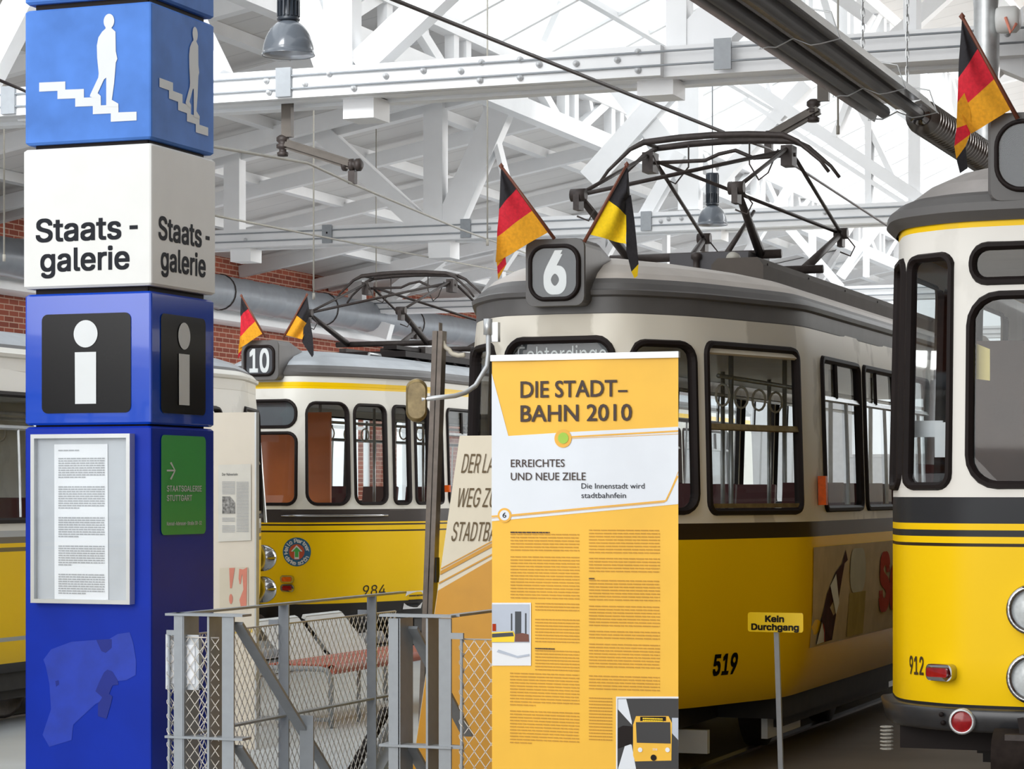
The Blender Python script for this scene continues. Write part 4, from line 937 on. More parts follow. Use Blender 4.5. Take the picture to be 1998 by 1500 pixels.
def bprint(u0, u1, v0, v1, para): 
    a = bp(u0, v0); b = bp(u1, v1); small_print(m, bf(.004), a[0], b[0], a[1], b[1], 6.2 * px, 2.0 * px, 0, rnd, para)
bprint(996, 1131, 1041, 1078, 99); bprint(996, 1131, 1085, 1170, 99); bprint(1044, 1131, 1176, 1196, 99); bprint(1044, 1131, 1207, 1256, 99); bprint(1044, 1131, 1268, 1309, 99)
bprint(995, 1131, 1312, 1454, 11); bprint(1150, 1287, 1033, 1080, 99); bprint(1150, 1287, 1088, 1117, 99); bprint(1150, 1287, 1131, 1172, 99); bprint(1150, 1287, 1181, 1222, 99); bprint(1150, 1287, 1230, 1248, 99)
bprint(1150, 1287, 1255, 1308, 99); bprint(1150, 1287, 1317, 1352, 99); bprint(1150, 1195, 1360, 1446, 99); m.build('body_print', 'printochre', sh)
m = MB()
for u0, u1, v in ((996, 1073, 1037), (1044, 1083, 1263.5), (1150, 1161, 1127)):
    a = bp(u0, v); b = bp(u1, v); small_print(m, bf(.005), a[0], b[0], a[1], a[1] - .004, 1, 2.6 * px, 0, rnd, 99)
m.build('bold_print', 'inkbrown', sh)
def pic(par, name, mt, L_, o): 
    m = MB(); gpoly(m, [bp(940 + x / 3, 1000 + y / 3) for x, y in L_], bf(o)); return m.build(name, mt, par)
Q = lambda x0, y0, x1, y1: [(x0, y1), (x1, y1), (x1, y0), (x0, y0)]
ph = pic(sh, 'city_photograph', 'paper', Q(62, 527, 288, 895), .004)
pic(ph, 'printed_sky', 'sky', Q(62, 536, 279, 760), .006); pic(ph, 'printed_tower', 'dest', Q(196, 578, 232, 720), .007)
pic(ph, 'printed_chimney', 'dest', Q(172, 590, 180, 690), .007); pic(ph, 'printed_chimney', 'dest', Q(254, 588, 263, 710), .007)
pic(ph, 'printed_bush', 'wood', [(195, 755), (278, 755), (276, 712), (240, 704), (198, 710)], .0075)
pic(ph, 'printed_railcar', 'yellow', [(62, 757), (192, 757), (196, 715), (188, 694), (62, 700)], .008); pic(ph, 'printed_windows', 'dest', [(64, 730), (190, 722), (184, 700), (64, 708)], .009)
pic(ph, 'printed_flag', 'adred', Q(66, 650, 86, 692), .008); pic(ph, 'printed_snow_track', 'sky', [(90, 815), (210, 850), (279, 838), (279, 826), (210, 838), (100, 800)], .007)
ph = pic(sh, 'tram_photograph', 'paper', Q(788, 1076, 1153, 1500), .004)
pic(ph, 'printed_night', 'night', Q(797, 1087, 1153, 1500), .006); pic(ph, 'printed_platform', 'bannerw', [(800, 1500), (905, 1500), (880, 1360), (850, 1330)], .007)
pic(ph, 'printed_platform_edge', 'bannerw', [(800, 1150), (880, 1240), (880, 1220), (848, 1090), (800, 1090)], .007); pic(ph, 'printed_waiting_crowd', 'black', [(800, 1380), (885, 1350), (885, 1250), (830, 1245), (800, 1260)], .0075)
pic(ph, 'printed_right_platform', 'sky', [(1115, 1290), (1153, 1330), (1153, 1200), (1115, 1200)], .007)
rc = pic(ph, 'printed_railcar', 'bannery', [(900, 1455), (1112, 1450), (1115, 1230), (1095, 1190), (905, 1190), (888, 1240), (888, 1420)], .008)
pic(rc, 'printed_windscreen', 'night', [(910, 1345), (1108, 1350), (1105, 1225), (905, 1225)], .010); pic(rc, 'printed_display', 'black', Q(930, 1193, 1080, 1218), .010)
for cu in (930, 1090):
    c = bp(940 + cu / 3, 1000 + 1387 / 3); m = MB(); poly(m, circle(c[0], c[1], 4.6 * px, 16), bf(.011)); m.build('printed_headlamp', 'paper', rc)
m = MB(); a = bp(940 + 945 / 3, 1000 + 1212 / 3); b = bp(940 + 1062 / 3, 1000 + 1212 / 3); small_print(m, bf(.012), a[0], b[0], a[1] + .01, a[1] - .004, 4.2 * px, 2.6 * px, 0, rnd, 99); m.build('printed_display_line', 'yellow', rc)
c0 = bp(940 + 1003 / 3, 1000 + 1390 / 3); c1 = bp(940 + 1030 / 3, 1000 + 1390 / 3); letter(MB(), '558', bf(.011), c0[0], c1[0], c0[1], 4 * px).build('printed_number', 'paper', rc)
c = bp(940 + 1008 / 3, 1000 + 1433 / 3); m = MB(); poly(m, circle(c[0], c[1], 6 * px, 16), bf(.011)); m.build('printed_coupler', 'black', rc)

# ================================================================== SLANTED BOARD, NOTICE PANEL, BARRIER SIGN
qd = at(900, 960, 13.3).y
def dp(u, v): p = on_y(u, v, qd); return (p.x, p.z)
df = lambda o: (lambda x, z: Vector((x, qd - o, z)))
P0, P1 = dp(897, 850), dp(853, 1158); xb = P0[0] + (P1[0] - P0[0]) * (P0[1] - .0) / (P0[1] - P1[1]); wdt = 1.05
bo = thing('slanted_board', (xb + .5, qd, 0), 'cream and ochre display board with a slanted edge, half hidden behind the banner', 'display board')
def sx(z): return P0[0] + (P1[0] - P0[0]) * (P0[1] - z) / (P0[1] - P1[1])
MB().prism([(sx(0), qd, .0), (sx(0) + wdt, qd, 0), (P0[0] + wdt, qd, P0[1]), (P0[0], qd, P0[1])], (0, .03, 0)).build('board', 'boardcream', bo)
za = dp(857, 1152)[1]; 
m = MB(); poly(m, [(sx(.01) + .004, .01), (sx(.01) + wdt, .01), (sx(za + .5) + wdt, za + .62), (sx(za) + .003, za)], df(.003)); m.build('ochre_field', 'ochre', bo)
m = MB(); sl = .52
for dz_, wd in ((.035, .010), (.085, .022), (.115, .007)):
    z = za + dz_; poly(m, [(sx(z) + .003, z), (sx(z) + wdt, z + sl * wdt * .98), (sx(z) + wdt, z + wd + sl * wdt * .98), (sx(z + wd) + .003, z + wd)], df(.005))
m.build('ochre_lines', 'ochre', bo)
m = MB(); py_ = 13.3 / FPX
for t, u0, u1, v0, cap in (('DER LANGE', 900, 1000, 922.5, 37), ('WEG ZUR', 890, 979, 989, 37), ('STADTBAHN', 880, 992, 1055, 37)):
    a = dp(u0, v0); b = dp(u1, v0); letter(MB(), t, df(.006), a[0], b[0], a[1], cap * py_, 0, .0, .2, True).build('board_lettering', 'inkgold', bo)
MB().box((P0[0] + .4, qd + .03, 0), (P0[0] + .44, qd + .07, P0[1] - .2)).box((P0[0] + .3, qd + .03, 0), (P0[0] + .5, qd + .4, .02)).build('board_stand', 'rust', bo)

qn = at(460, 960, 16.1).y; a = on_y(380, 1468, qn); b = on_y(497, 804, qn)
np_ = thing('notice_panel', ((a.x + b.x) / 2, qn, 0), 'tall cream notice panel standing just behind the blue pillar', 'display board')
MB().box((a.x, qn, 0), (b.x, qn + .035, b.z)).box((a.x + .1, qn - .1, 0), (a.x + .16, qn + .3, .02)).build('panel_board', 'panel', np_)
MB().box((b.x, qn - .002, 0), (b.x + .012, qn + .04, b.z)).build('panel_edge', 'alu', np_)
def npf(o): return lambda x, z: Vector((x, qn - o, z))
def nq(u, v): p = on_y(400 + u / 3, 750 + v / 3, qn); return (p.x, p.z)
m = MB(); poly(m, [nq(80, 920), nq(272, 912), nq(272, 465), nq(80, 470)], npf(.008)); nt_ = m.build('pinned_sheet', mat('sheet_grey', (224, 220, 208), .6), np_)
m = MB(); a_ = nq(104, 533); b_ = nq(197, 530); letter(m, 'Der Nahverkehr', npf(.011), a_[0], b_[0], a_[1], .017, 0, .0)
m.build('sheet_heading', 'ink', nt_)
m = MB(); rnd = random.Random(4)
for (x0, y0, x1, y1) in ((105, 568, 180, 640), (188, 570, 260, 860), (105, 780, 180, 800), (105, 825, 180, 865)):
    a_ = nq(x0, y0); b_ = nq(x1, y1); small_print(m, npf(.011), a_[0], b_[0], a_[1], b_[1], .0075 * 1.3, .004, 0, rnd, 99)
m.build('sheet_print', 'print', nt_)
m = MB(); poly(m, [nq(105, 755), nq(180, 755), nq(180, 690), nq(150, 655), nq(105, 655)], npf(.011)); m.build('printed_engraving', mat('engraving_grey', (140, 138, 134), .6, var=.7, scale=60), nt_)
m = MB(); poly(m, [nq(88, 1310), nq(255, 1310), nq(255, 1068), nq(88, 1075)], npf(.006)); nt2 = m.build('poster_square', 'boardcream', np_)
m = MB(); poly(m, [nq(150, 1192), nq(160, 1192), nq(178, 1072), nq(145, 1074)], npf(.009)); c = nq(155, 1255)
poly(m, [(c[0] + .013 * math.cos(t * .3), c[1] + .033 * math.sin(t * .3)) for t in range(21)], npf(.009))
poly(m, [nq(*q) for q in ((200, 1135), (206, 1168), (212, 1168), (218, 1120), (222, 1110), (228, 1200), (205, 1260), (214, 1305), (246, 1308), (250, 1070), (226, 1082), (204, 1078))], npf(.009)); m.build('printed_mark', 'salmon', nt2)
m = MB(); poly(m, [nq(70, 1462), nq(280, 1450), nq(280, 1430), nq(70, 1440)], npf(.006)); m.build('yellow_strip', mat('pale_yellow', (240, 210, 110), .5), np_)

qs = at(1512, 960, 12.0).y; a = on_y(1459, 1232, qs); b = on_y(1567, 1196, qs); bs_ = on_y(1526, 960 + EYE * 400, qs)
kd = thing('barrier_sign', (bs_.x, qs + .02, 0), 'small yellow sign reading Kein Durchgang on a thin grey post', 'sign')
MB().prism([(x, qs, z) for x, z in rrect(a.x, b.x, a.z, b.z, .012, 4)], (0, .006, 0)).build('sign_plate', 'yellow', kd)
m = MB(); sf = lambda x, z: Vector((x, qs - .002, z))
for t, u0, u1, v0, cap in (('Kein', 1493, 1530, 1212.5, 11.5), ('Durchgang', 1466, 1559, 1228, 11.5)):
    p = on_y(u0, v0, qs); q = on_y(u1, v0 - .5, qs); letter(m, t, sf, p.x, q.x, p.z, cap * 12 / FPX, 0, .06, 0, True)
m.build('sign_lettering', 'matblack', kd)
tp = on_y(1513, 1225, qs)
MB().bar((tp.x, qs + .02, tp.z), (bs_.x, qs + .02, .01), .024, .02).build('post', 'steel', kd)
MB().lathe([(.14, 0), (.14, .02), (.03, .035)], (bs_.x, qs + .02, 0)).build('foot', 'steel', kd)

# ================================================================== STAIR RAILINGS
qr = at(400, 960, 12.4).y
def rp(u, v, dy=0.0): return on_y(u, v, qr + dy)
xL = rp(328, 1195).x; zt_ = rp(330, 1196).z; zm_ = rp(330, 1437).z
FT = .012
def net(mb, o, ux, n1, L_, h, pitch=.058, r=.0018):
    """diamond wire net on a parallelogram: o corner, ux unit direction along, length L_, height h (list of z at both ends allowed)"""
    o = Vector(o); ux = Vector(ux); uz = Vector((0, 0, 1)); sl = 1.32; k = -int(h / sl / pitch) - 1
    while k * pitch < L_ + h / sl:
        for sgn in (1, -1):
            x0 = k * pitch; x1 = x0 + h / sl
            t0 = max(0, -x0 / (h / sl)); t1 = min(1, (L_ - x0) / (h / sl))
            if t1 > t0:
                f0, f1 = (t0, t1) if sgn > 0 else (1 - t0, 1 - t1)
                a = o + ux * (x0 + t0 * h / sl) + uz * h * f0; b = o + ux * (x0 + t1 * h / sl) + uz * h * f1
                mb.bar(a, b, r * 2, r * 2, n1)
        k += 1
    return mb
def portal(par, us, zt0):
    """three flat upright bars under a flat top plate with a bracket plate lower down; us: pixel spans of the bars"""
    x0 = rp(us[0], 1195).x; x1 = rp(us[-1], 1195).x
    MB().box((x0, qr - .012, zt0 - .012), (x1, qr + .09, zt0)).build('cap_plate', 'steel', par)
    MB().box((x0 - .002, qr - .012, zm_ - .006), (x1 - .0, qr + .09, zm_ + .006)).build('bracket_plate', 'steel', par)
def upright(par, u0, u1, v0, dy=0.0, thick=.09, name='upright'):
    a = rp(u0, v0, dy); b = rp(u1, v0, dy); MB().box((a.x, qr + dy, -.6), (b.x, qr + dy + thick, a.z)).build(name, 'steel', par)
rl = thing('stair_railing', (xL + .4, qr, 0), 'grey steel railing with wire net and sloping handrail, in front of the blue pillar', 'railing')
portal(rl, (324, 475), zt_)
upright(rl, 340, 355, 1200, 0, .012); upright(rl, 354, 359, 1200, 0, .16); upright(rl, 404, 408, 1200, 0, .16); upright(rl, 433, 456, 1200, 0, .012)
MB().box((rp(340, 1200).x, qr - .004, -.6), (rp(357, 1200).x, qr + .012, zt_ - .01)).build('upright', 'steel', rl)
ax_ = rp(340, 1195).x
MB().bar((ax_, qr, zt_ - .006), (ax_, qr + 2.95, zt_ - .006), .012, .05, (1, 0, 0)).build('top_rail', 'steel', rl)
MB().bar((ax_, qr, zm_), (ax_, qr + 2.95, zm_), .012, .04, (1, 0, 0)).build('middle_rail', 'steel', rl)
for u0, u1 in ((543, 565), (715, 736)):
    p = on_x((u0 + u1) / 2, 1180, ax_); wd = (u1 - u0) / FPX * 13.6
    MB().box((ax_ - wd / 2, p.y - .006, -.4), (ax_ + wd / 2, p.y + .006, zt_ - .01)).build('upright', 'steel', rl)
    MB().box((ax_ - wd / 2 - .06, p.y - .008, zt_ - .125), (ax_ - wd / 2, p.y + .008, zt_ - .095)).build('net_bracket', 'steel', rl)
sl_ = .80
def hand(par, u, v, L_, name='handrail', dy=.05):
    a = rp(u, v, dy); a.z -= .03; b = a + Vector((0, L_, -sl_ * L_)); MB().bar(a, b, .016, .062, (1, 0, 0)).build(name, 'steel', par)
hand(rl, 463, 1204, 2.6); hand(rl, 463, 1444, 2.2, 'lower_handrail')
p = on_x(601, 1402, rp(463, 1204).x); MB().box((p.x - .035, p.y - .03, -1.2), (p.x + .045, p.y - .018, p.z + .02)).build('upright', 'steel', rl)
zn = rp(350, 1243).z; zl = -.5
m = net(MB(), (rp(328, 1243).x, qr + .02, zl), (1, 0, 0), (0, 1, 0), rp(424, 1243).x - rp(328, 1243).x, zn - zl)
net(m, (ax_ - .03, qr + .02, zl), (0, 1, 0), (1, 0, 0), 2.9, zn - zl, .062); m.build('wire_net', 'mesh', rl)
m = MB().tube([(rp(328, 1243).x, qr + .02, zn), (rp(424, 1243).x, qr + .02, zn)], .004, 6).tube([(ax_ - .03, qr + .02, zn), (ax_ - .03, qr + 2.9, zn)], .005, 6).build('edge_cable', 'mesh', rl)
xr = rp(328, 1243).x
MB().tube([(xr, qr + .01, -.6), (xr, qr + .01, zn + .01)], .008, 8).build('net_rod', 'steel', rl)
MB().tube([(xr + .012 * math.cos(t * 1.05), qr + .01 + .012 * math.sin(t * 1.05), zn - t * .012) for t in range(80)], .0022, 5).build('lacing_cable', 'mesh', rl)
MB().box((xr - .01, qr, zn + .01), (rp(342, 1240).x, qr + .015, zn + .035)).build('net_bracket', 'steel', rl)

rr_ = thing('stair_railing', (rp(815, 1200).x, qr, 0), 'grey steel railing with three uprights at the foot of the ochre board', 'railing')
portal(rr_, (742, 882), rp(800, 1199).z)
upright(rr_, 758, 779, 1206, 0, .012); upright(rr_, 777, 781, 1206, 0, .16); upright(rr_, 831, 835, 1206, 0, .16); upright(rr_, 856, 880, 1206, 0, .012)
hand(rr_, 803, 1212, .75, dy=.1); hand(rr_, 803, 1448, .6, 'lower_handrail', .1)
xr = rp(899, 1247).x; zn2 = rp(899, 1247).z
MB().tube([(xr, qr + .01, -.6), (xr, qr + .01, zn2 + .02)], .008, 8).build('net_rod', 'steel', rr_)
MB().box((rp(880, 1243).x, qr, zn2 - .0), (xr + .012, qr + .015, zn2 + .03)).build('net_bracket', 'steel', rr_)
MB().box((rp(880, 1243).x, qr, zm_ - .005), (xr + .01, qr + .015, zm_ + .012)).build('net_bracket', 'steel', rr_)
net(MB(), (xr, qr + .02, -.5), (1, 0, 0), (0, 1, 0), .9, zn2 + .5).build('wire_net', 'mesh', rr_)
MB().tube([(xr, qr + .02, zn2), (xr + .9, qr + .02, zn2)], .004, 6).build('edge_cable', 'mesh', rr_)
MB().tube([(xr + .012 * math.cos(t * 1.05), qr + .01 + .012 * math.sin(t * 1.05), zn2 - t * .012) for t in range(80)], .0022, 5).build('lacing_cable', 'mesh', rr_)
MB().bar((rp(880, 1200).x, qr + .05, rp(880, 1199).z - .006), (rp(880, 1200).x, qr + 1.15, rp(880, 1199).z - .006), .012, .05, (1, 0, 0)).build('top_rail', 'steel', rr_)
# leaflet holder hooked on the net
a = rp(311, 1346, -.03); b = rp(376, 1240, -.03)
lh = thing('leaflet_holder', ((a.x + b.x) / 2, qr - .03, a.z), 'clear acrylic leaflet holder hung on the wire net', 'leaflet holder')
MB().box((a.x, qr + .035, a.z), (b.x, qr + .04, b.z)).box((a.x, qr + .04, a.z), (a.x + .006, qr + .07, b.z - .02)).box((b.x - .006, qr + .04, a.z), (b.x, qr + .07, b.z - .02)).box((a.x, qr + .04, a.z), (b.x, qr + .07, a.z + .008)).build('holder_shell', 'clear', lh)
MB().box((a.x + .02, qr + .03, a.z + .03), (b.x - .02, qr + .034, b.z - .05)).build('leaflet', 'paper', lh)
# black sloping handrail seen through the net
a = on_z(757, 1386, .6); hr_ = thing('escalator_handrail', (-5.4, 14, 0), 'black sloping handrail with a pale side, behind the wire net', 'handrail')
a = at(752, 1388, 15.2); b = at(668, 1540, 14.6)
MB().tube([a + Vector((.08, .1, .0)), a, b], .035, 10).build('rubber_rail', 'black', hr_)
MB().bar(a + Vector((.06, .05, -.09)), b + Vector((.06, .05, -.09)), .14, .03, (0, 1, 0)).build('side_panel', 'steel', hr_)

# ================================================================== BENCH
bx1, by0 = -7.35, 15.93
be = thing('bench', (bx1 - .27, by0 + 1.1, 0), 'bench with a terracotta slatted seat and two pale reclined back boards', 'bench')
m = MB()
for k in range(9): m.box((bx1 - .50 + k * .057, by0 + .02, .425), (bx1 - .452 + k * .057, by0 + 2.3, .45))
m.lathe([(.035, 0), (.035, 2.28)], (bx1 + .0, by0 + .02, .415), 'Y', 14); m.build('slatted_seat', 'seatred', be)
for y in (by0, by0 + 2.3):
    MB().tube([(bx1, y, 0), (bx1, y, .36), (bx1 - .03, y, .41), (bx1 - .08, y, .42), (bx1 - .5, y, .42), (bx1 - .56, y, .40), (bx1 - .58, y, .35), (bx1 - .58, y, 0)], .02, 10).build('end_frame', 'steel', be)
MB().tube([(bx1 - .03, by0 + .55, 0), (bx1 - .03, by0 + .55, .41)], .016, 8).build('leg', 'steel', be)
MB().tube([(bx1, by0, .06), (bx1 - .58, by0, .06)], .014, 8).build('foot_rail', 'steel', be)
for y0 in (by0 + .32, by0 + 1.12):
    a = Vector((bx1 - .5, y0 + .33, .44)); b = a + Vector((-.23, 0, .28))
    MB().bar(a, b, .025, .66, (0, 1, 0)).bar(b + Vector((.0, 0, .0)), b + Vector((-.03, 0, .012)), .03, .66, (0, 1, 0)).build('back_board', 'seatwhite', be)
# ================================================================== STEEL POST WITH ROPE
qp = at(855, 960, 14.8).y
tpt = on_y(858, 646, qp); lo = on_y(838, 1200, qp); ft = lo + (lo - tpt) * (lo.z / (tpt.z - lo.z)); ft.z = 0
po = thing('steel_post', tuple(ft), 'weathered steel post leaning beside the tram with a rope tied to its top', 'post')
d = Vector((1, 0, 0))
for ox, wd, mt_ in ((-.018, .03, 'rust'), (.018, .028, 'rust')): MB().bar(tpt + d * ox, ft + d * ox, wd, .07, (0, 1, 0)).build('flange', mt_, po)
MB().bar(tpt + d * .0, ft, .012, .03, (0, 1, 0)).build('web', 'zinc', po)
MB().bar(tpt + Vector((.005, 0, .05)), tpt + Vector((.005, .0, -.1)), .004, .05, (0, 1, 0)).build('top_plate', 'rust', po)
z = on_y(853, 1120, qp).z; MB().box((ft.x + .02, qp - .02, z - .05), (ft.x + .09, qp + .03, z + .1)).build('junction_box', 'dark', po)
ra = on_y(862, 666, qp); rb = at(906, 692, 14.75); rop = MB()
rop.tube([ra.lerp(rb, i / 10) + Vector((.006 * math.cos(i * 2), 0, -.035 * math.sin(math.pi * i / 10))) for i in range(11)], .014, 8)
tag(rop.build('rope', 'cream', None, tuple(ra)), 'loose pale rope between the leaning steel post and the tram', 'rope')

# ================================================================== FLAGS
def flag(label, tip, foot, d, cols, fly, tail, group, tc_=(2, 1, 2, 0)):
    """stick from foot to tip; the cloth's bands start along the stick and drop to the fly edge; tail: hanging folded corner"""
    A = at(*tip, d); B = at(*foot, d)
    t = thing('flag', tuple(B), label, 'flag', group)
    MB().tube([A, B], [.008, .011], 8).lathe([(.0, -.02), (.016, 0), (.0, .02)], tuple(A), 'Z', 10).build('stick', 'wood', t)
    n, k = 24, 14; cl = MB(); P = [at(u, v, d + .01) for u, v in fly]; fwd = Vector((-sT, cT, 0))
    def curve(P, s):
        s *= len(P) - 1; i = min(int(s), len(P) - 2); return P[i].lerp(P[i + 1], s - i)
    B2 = A.lerp(B, .9)
    rows = [[A.lerp(B2, i / n).lerp(curve(P, i / n), j / k) + fwd * (.04 * math.sin(j / k * 7 + i * .12) * (j / k) * min(1, i / 5)) for j in range(k + 1)] for i in range(n + 1)]
    vs = [p for r_ in rows for p in r_]; nb = len(cols)
    for i in range(n):
        cl.add([*rows[i], *rows[i + 1]], [(j, j + 1, k + 2 + j, k + 1 + j) for j in range(k)], min(nb - 1, int((i + .01) * nb / n)), True)
    T = [[at(u, v, d + .02 + .015 * j) for j, (u, v) in enumerate(r_)] for r_ in tail]
    m_ = len(T[0])
    for i in range(len(T) - 1): cl.add(T[i] + T[i + 1], [(j, j + 1, m_ + 1 + j, m_ + j) for j in range(m_ - 1)], tc_[i % len(tc_)], True)
    cl.build('cloth', cols, t); return t
GER = ['cblack', 'cred', 'cgold']; STU = ['cblack', 'cyel']
flag('black, red and gold flag to the left of the 6 number box', (978, 324), (1082, 466), 13.85, GER, [(977, 335), (975, 380), (973, 420), (970, 450), (969, 484), (967, 512)],
     [[(968, 505), (988, 486)], [(970, 520), (986, 500)], [(971, 535), (988, 515)], [(972, 546), (985, 522)]], 'flags on the number boxes')
flag('black and yellow flag to the right of the 6 number box', (1223, 321), (1140, 472), 13.8, STU, [(1226, 335), (1230, 385), (1225, 400), (1223, 440), (1221, 470), (1222, 476)],
     [[(1221, 385), (1231, 380)], [(1222, 440), (1238, 430)], [(1222, 490), (1243, 480)], [(1232, 530), (1246, 515)], [(1238, 543), (1244, 538)]], 'flags on the number boxes', (0, 0, 0, 1))
flag('small black, red and gold flag to the left of the 10 number box', (471, 577), (518, 658), 23.4, GER, [(470, 585), (468, 610), (469, 620), (468, 650), (467, 670), (466, 680)],
     [[(466, 672), (476, 662)], [(465, 690), (472, 682)], [(464, 700), (468, 695)]], 'flags on the number boxes')
flag('small black and amber flag to the right of the 10 number box', (599, 575), (551, 662), 23.3, ['cblack', 'cgold'], [(600, 582), (604, 610), (601, 622), (597, 640), (592, 655), (590, 662)],
     [[(592, 640), (604, 620)], [(590, 668), (610, 655)], [(604, 690), (612, 680)], [(609, 697), (612, 692)]], 'flags on the number boxes', (0, 0, 0))
flag('large black, red and gold flag above the tram numbered 912', (1877, 32), (1986, 232), 11.5, GER, [(1876, 50), (1874, 110), (1872, 170), (1870, 200), (1885, 240), (1893, 262)],
     [[(1868, 200), (1890, 170)], [(1866, 250), (1895, 240)], [(1862, 285), (1893, 262)], [(1866, 310), (1884, 285)], [(1873, 338), (1888, 328)]], 'flags on the number boxes')

# ================================================================== LAMPS, HEATER, DUCTS, WIRES
def lamp(u, v, d, dia, label):
    c = at(u, v, d); s = dia / .4; t = thing('pendant_lamp', tuple(c), label, 'lamp', None)
    h = .27 * s; pr = [(.2 * s * math.sin(a), h * math.cos(a)) for a in [R(90 - 80 * i / 12) for i in range(13)]]
    MB().lathe([(.205 * s, -.008), (.207 * s, .004)] + pr[::1], c, 'Z', 36, 0, False).build('shade', 'lamp', t)
    MB().lathe([(.2 * s, -.006)] + [(x * .97, z * .97) for x, z in pr], c, 'Z', 36, 0, False).build('reflector', 'lampin', t)
    hs = MB().lathe([(.0, h * .95), (.085 * s, h * .95), (.09 * s, h), (.075 * s, h + .02 * s), (.075 * s, h + .13 * s), (.088 * s, h + .135 * s), (.088 * s, h + .16 * s), (.085 * s, h + .165 * s), (.085 * s, h + .42 * s), (.0, h + .43 * s)], c, 'Z', 32)
    for k in range(16):
        a = k * math.pi / 8; hs.bar(c + Vector((.078 * s * math.cos(a), .078 * s * math.sin(a), h + .02 * s)), c + Vector((.078 * s * math.cos(a), .078 * s * math.sin(a), h + .4 * s)), .012 * s, .022 * s, (math.cos(a), math.sin(a), 0))
    hs.build('ballast_housing', 'lampdark', t)
    MB().tube([c + Vector((0, 0, h + .4 * s)), Vector((c.x, c.y, slope(min(c.x, -11)) + (0 if c.x < -11 else .9)))], .008, 6).build('hanging_rod', 'steel', t); return t
lamp(563, 106, 19.0, .40, 'grey bell pendant lamp hanging close by, above the pale girder at the top')
lamp(1390, 438, 28.6, .345, 'grey bell pendant lamp seen behind the pantograph')

hx = -3.335; ht = thing('radiant_heater', (hx, 13, 4.25), 'long dark twin-tube radiant heater with a reflector hood, hung from the roof', 'heater')
ye = on_x(1797, 226, hx + .085).y; hz = on_x(1797, 226, hx + .085).z
for x, e in ((hx - .115, ye - .25), (hx + .085, ye)): MB().tube([(x, 6, hz), (x, e, hz)], .043, 14).build('heater_tube', 'heater', ht)
m = MB(); pr = [(-.20, -.05), (-.15, .07), (-.05, .08), (-.015, .04), (.02, .08), (.16, .09), (.24, -.02)]
m.add([(hx + x, y, hz + z) for y in (6, ye - .15) for x, z in pr], [(i, i + 1, 8 + i, 7 + i) for i in range(6)]); m.build('reflector_hood', 'foil', ht)
MB().box((hx - .045, 6, hz + .02), (hx + .015, ye - .2, hz + .025)).build('centre_strip', 'tan', ht)
for y in (11.5, 13.4, 15.2, ye - .3):
    MB().tube([(hx - .21, y, hz - .06), (hx - .16, y, hz - .05), (hx - .115, y, hz - .055), (hx - .015, y, hz - .01), (hx + .085, y, hz - .055), (hx + .14, y, hz - .05), (hx + .25, y, hz - .03), (hx + .2, y, hz + .12), (hx - .02, y, hz + .17), (hx - .18, y, hz + .1)], .005, 6, closed=True).build('wire_hanger', 'zinc', ht)
def chain(par, p, ztop, n, link=.055):
    m = MB(); z = p[2]; k = 0
    while z < ztop and k < n:
        pts = [(p[0] + (.012 * math.cos(t * .785) if k % 2 else 0), p[1] + (0 if k % 2 else .012 * math.cos(t * .785)), z + link / 2 + link * .6 * math.sin(t * .785)) for t in range(8)]
        m.tube(pts, .004, 5, closed=True); z += link * .85; k += 1
    m.tube([(p[0], p[1], z), (p[0], p[1], ztop)], .004, 5); m.build('hanging_chain', 'zinc', par)
for y in (11.5, 15.2): chain(ht, (hx - .02, y, hz + .2), slope(hx) + .9, 60)
fd = thing('flexible_duct', tuple(on_x(1790, 232, hx)), 'flexible spiral metal duct leading off the end of the heater', 'duct')
A = Vector((hx + .085, ye + .02, hz)); B = at(1935, 318, 18.2)
spiral(MB(), A, B, .112, .06, 22, 0, 1.07).build('flexible_hose', 'hose', fd)
MB().tube([A + Vector((0, -.1, 0)), A + Vector((0, .06, 0))], .07, 18).build('collar', 'chrome', fd)
vd = thing('vertical_duct', (B.x, B.y + .05, 0), 'upright silver flue pipe above the tram at the edge on the right', 'duct')
VB = at(1925, 330, 18.3); spiral(MB(), (VB.x, VB.y, VB.z - .2), (VB.x, VB.y, 8.9), .095, .5, 22).build('flue_pipe', 'zinc', vd)
fan = at(1945, 40, 18.2); MB().lathe([(.0, 0), (.09, 0), (.1, .03), (.1, .14), (.07, .17), (.0, .17)], fan, 'X', 20).build('fan_motor', 'ivory', vd)
MB().tube([fan + Vector((.08, -.1, 0)), fan + Vector((.12, -.12, -.12)), fan + Vector((.16, -.1, -.05))], .012, 6).build('fan_cable', 'salmon', vd)
ch = thing('hanging_chain', tuple(at(1770, 165, 17.0)), 'steel chain hanging beside the heater', 'chain')
p = at(1770, 165, 17.0); chain(ch, tuple(p), slope(-3) + .9, 60, .07)

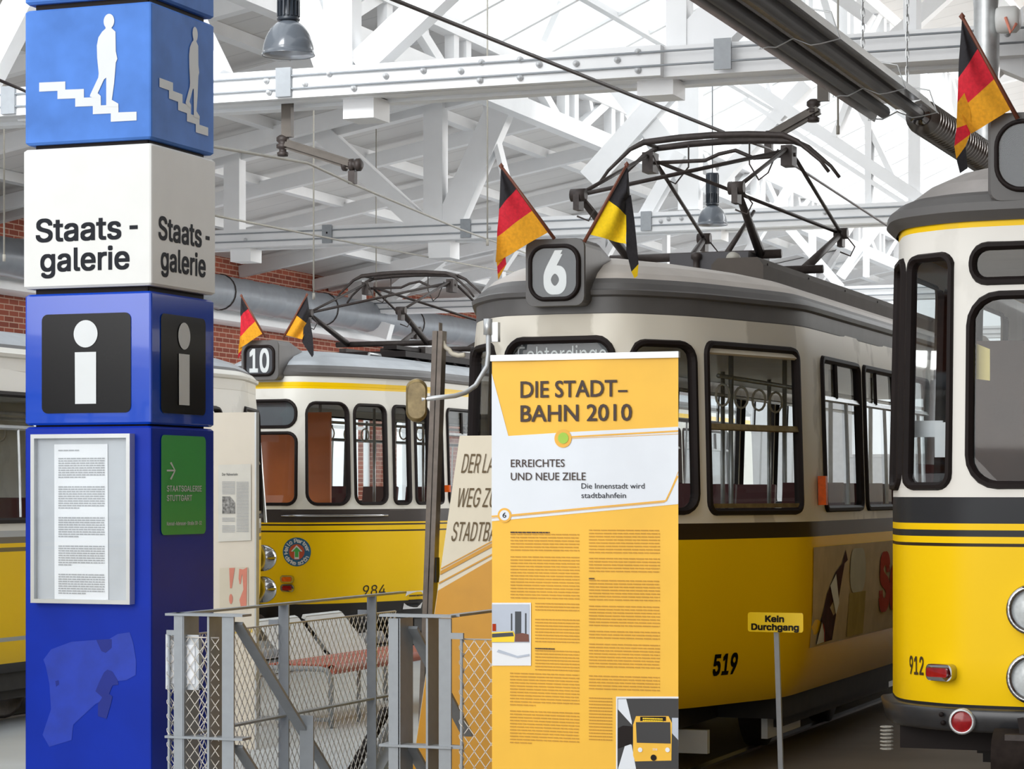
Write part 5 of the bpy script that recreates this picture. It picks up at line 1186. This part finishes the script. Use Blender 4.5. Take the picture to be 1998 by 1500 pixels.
def insul_arm(label, u0, v0, u1, v1, u2, v2, y, wu):
    a = on_y(u0, v0, y + .25); b = on_y(u1, v1, y + .25); c = on_y(u2, v2, y + .25)
    t = thing('wire_support_arm', (a.x, a.y, CH_Z), label, 'bracket')
    MB().box((a.x - .045, a.y - .03, b.z), (a.x + .045, a.y + .03, CH_Z + .02)).build('hanger_bar', 'armsteel', t)
    ins = [(.0, 0), (.045, 0), (.05, .03), (.032, .04), (.032, .06), (.055, .07), (.055, .10), (.032, .11), (.055, .13), (.055, .16), (.03, .18), (.0, .18)]
    MB().lathe(ins, b - Vector((0.04, 0, .16)), 'Z', 20).build('insulator', 'iron', t)
    s = b + Vector((.0 , 0, -.06)); MB().bar(s, c, .085, .05, (0, 1, 0)).bar(s + Vector((0, -.035, 0)), c + Vector((0, -.035, 0)), .04, .03, (0, 1, 0)).build('arm', 'armsteel', t)
    MB().lathe(ins, c - Vector((.09, 0, 0)), 'X', 16).build('insulator', 'iron', t)
    MB().box((c.x - .03, c.y - .03, c.z - .16), (c.x + .03, c.y + .03, c.z - .05)).build('wire_clamp', 'iron', t)
    return c
c1 = insul_arm('brown insulated wire arm under the near roof beam, just right of the blue pillar', 561, 225, 560, 268, 688, 322, Y1, 1)
c2 = insul_arm('brown insulated wire arm under the near roof beam, above the pantograph of tram 6', 1607, 160, 1597, 198, 1500, 268, Y1, 1)
def wire(pts, r, m, label):
    tag(MB().tube(pts, r, 8).build('overhead_wire', m, None, tuple(pts[0])), label, 'overhead wire')
c1 = c1 - Vector((0, 0, .16))
wire([at(200, 245, 15.2), at(416, 286, 17.2), at(600, 318, 19.4), c1, at(900, 448, 27), at(1030, 495, 33), at(1200, 575, 44)], .011, 'palewire', 'pale overhead wire running past the blue pillar to the small bracket')
wire([at(300, -190, 11.6), at(770, 0, 13.85), at(1412, 258, 17.35)], .013, 'wire', 'thick dark overhead wire running down to the pantograph of tram 6')
wire([at(1412, 259, 17.35), at(1500, 290, 18.7), at(1735, 443, 25.0), at(1900, 540, 31)], .011, 'wire', 'dark overhead wire running away from the pantograph of tram 6')
wire([at(-40, 140, 14), at(50, 178, 14.6), at(200, 240, 16)], .01, 'wire', 'dark overhead wire at the left edge of the hall')
wire([at(416, 420, 24), at(700, 476, 29.5), at(960, 525, 36), at(1100, 545, 40)], .011, 'palewire', 'thin pale overhead wire above the line 10 tram')
for i, (u, v, vt, d) in enumerate(((612, 575, 440, 26), (734, 575, 330, 34), (951, 470, 270, 26), (1635, 250, -60, 20), (8, 500, 230, 24))):
    a = at(u, v, d); tp_ = slope(min(a.x, -11)) + (0 if a.x < -11 else .9)
    tag(MB().tube([a, (a.x, a.y, tp_)], .009, 6).tube([a + Vector((0, 0, -.05)), a + Vector((0, 0, .02))], .016, 6).build('pull_cord', 'palewire', None, tuple(a)),
        ['pale cord hanging above the 10 number box', 'pale cord hanging over the roof of the line 10 tram', 'pale cord hanging above the first flag on tram 6', 'pale cord hanging beside the radiant heater', 'pale chain hanging at the far left, beside the pillar'][i], 'cord')
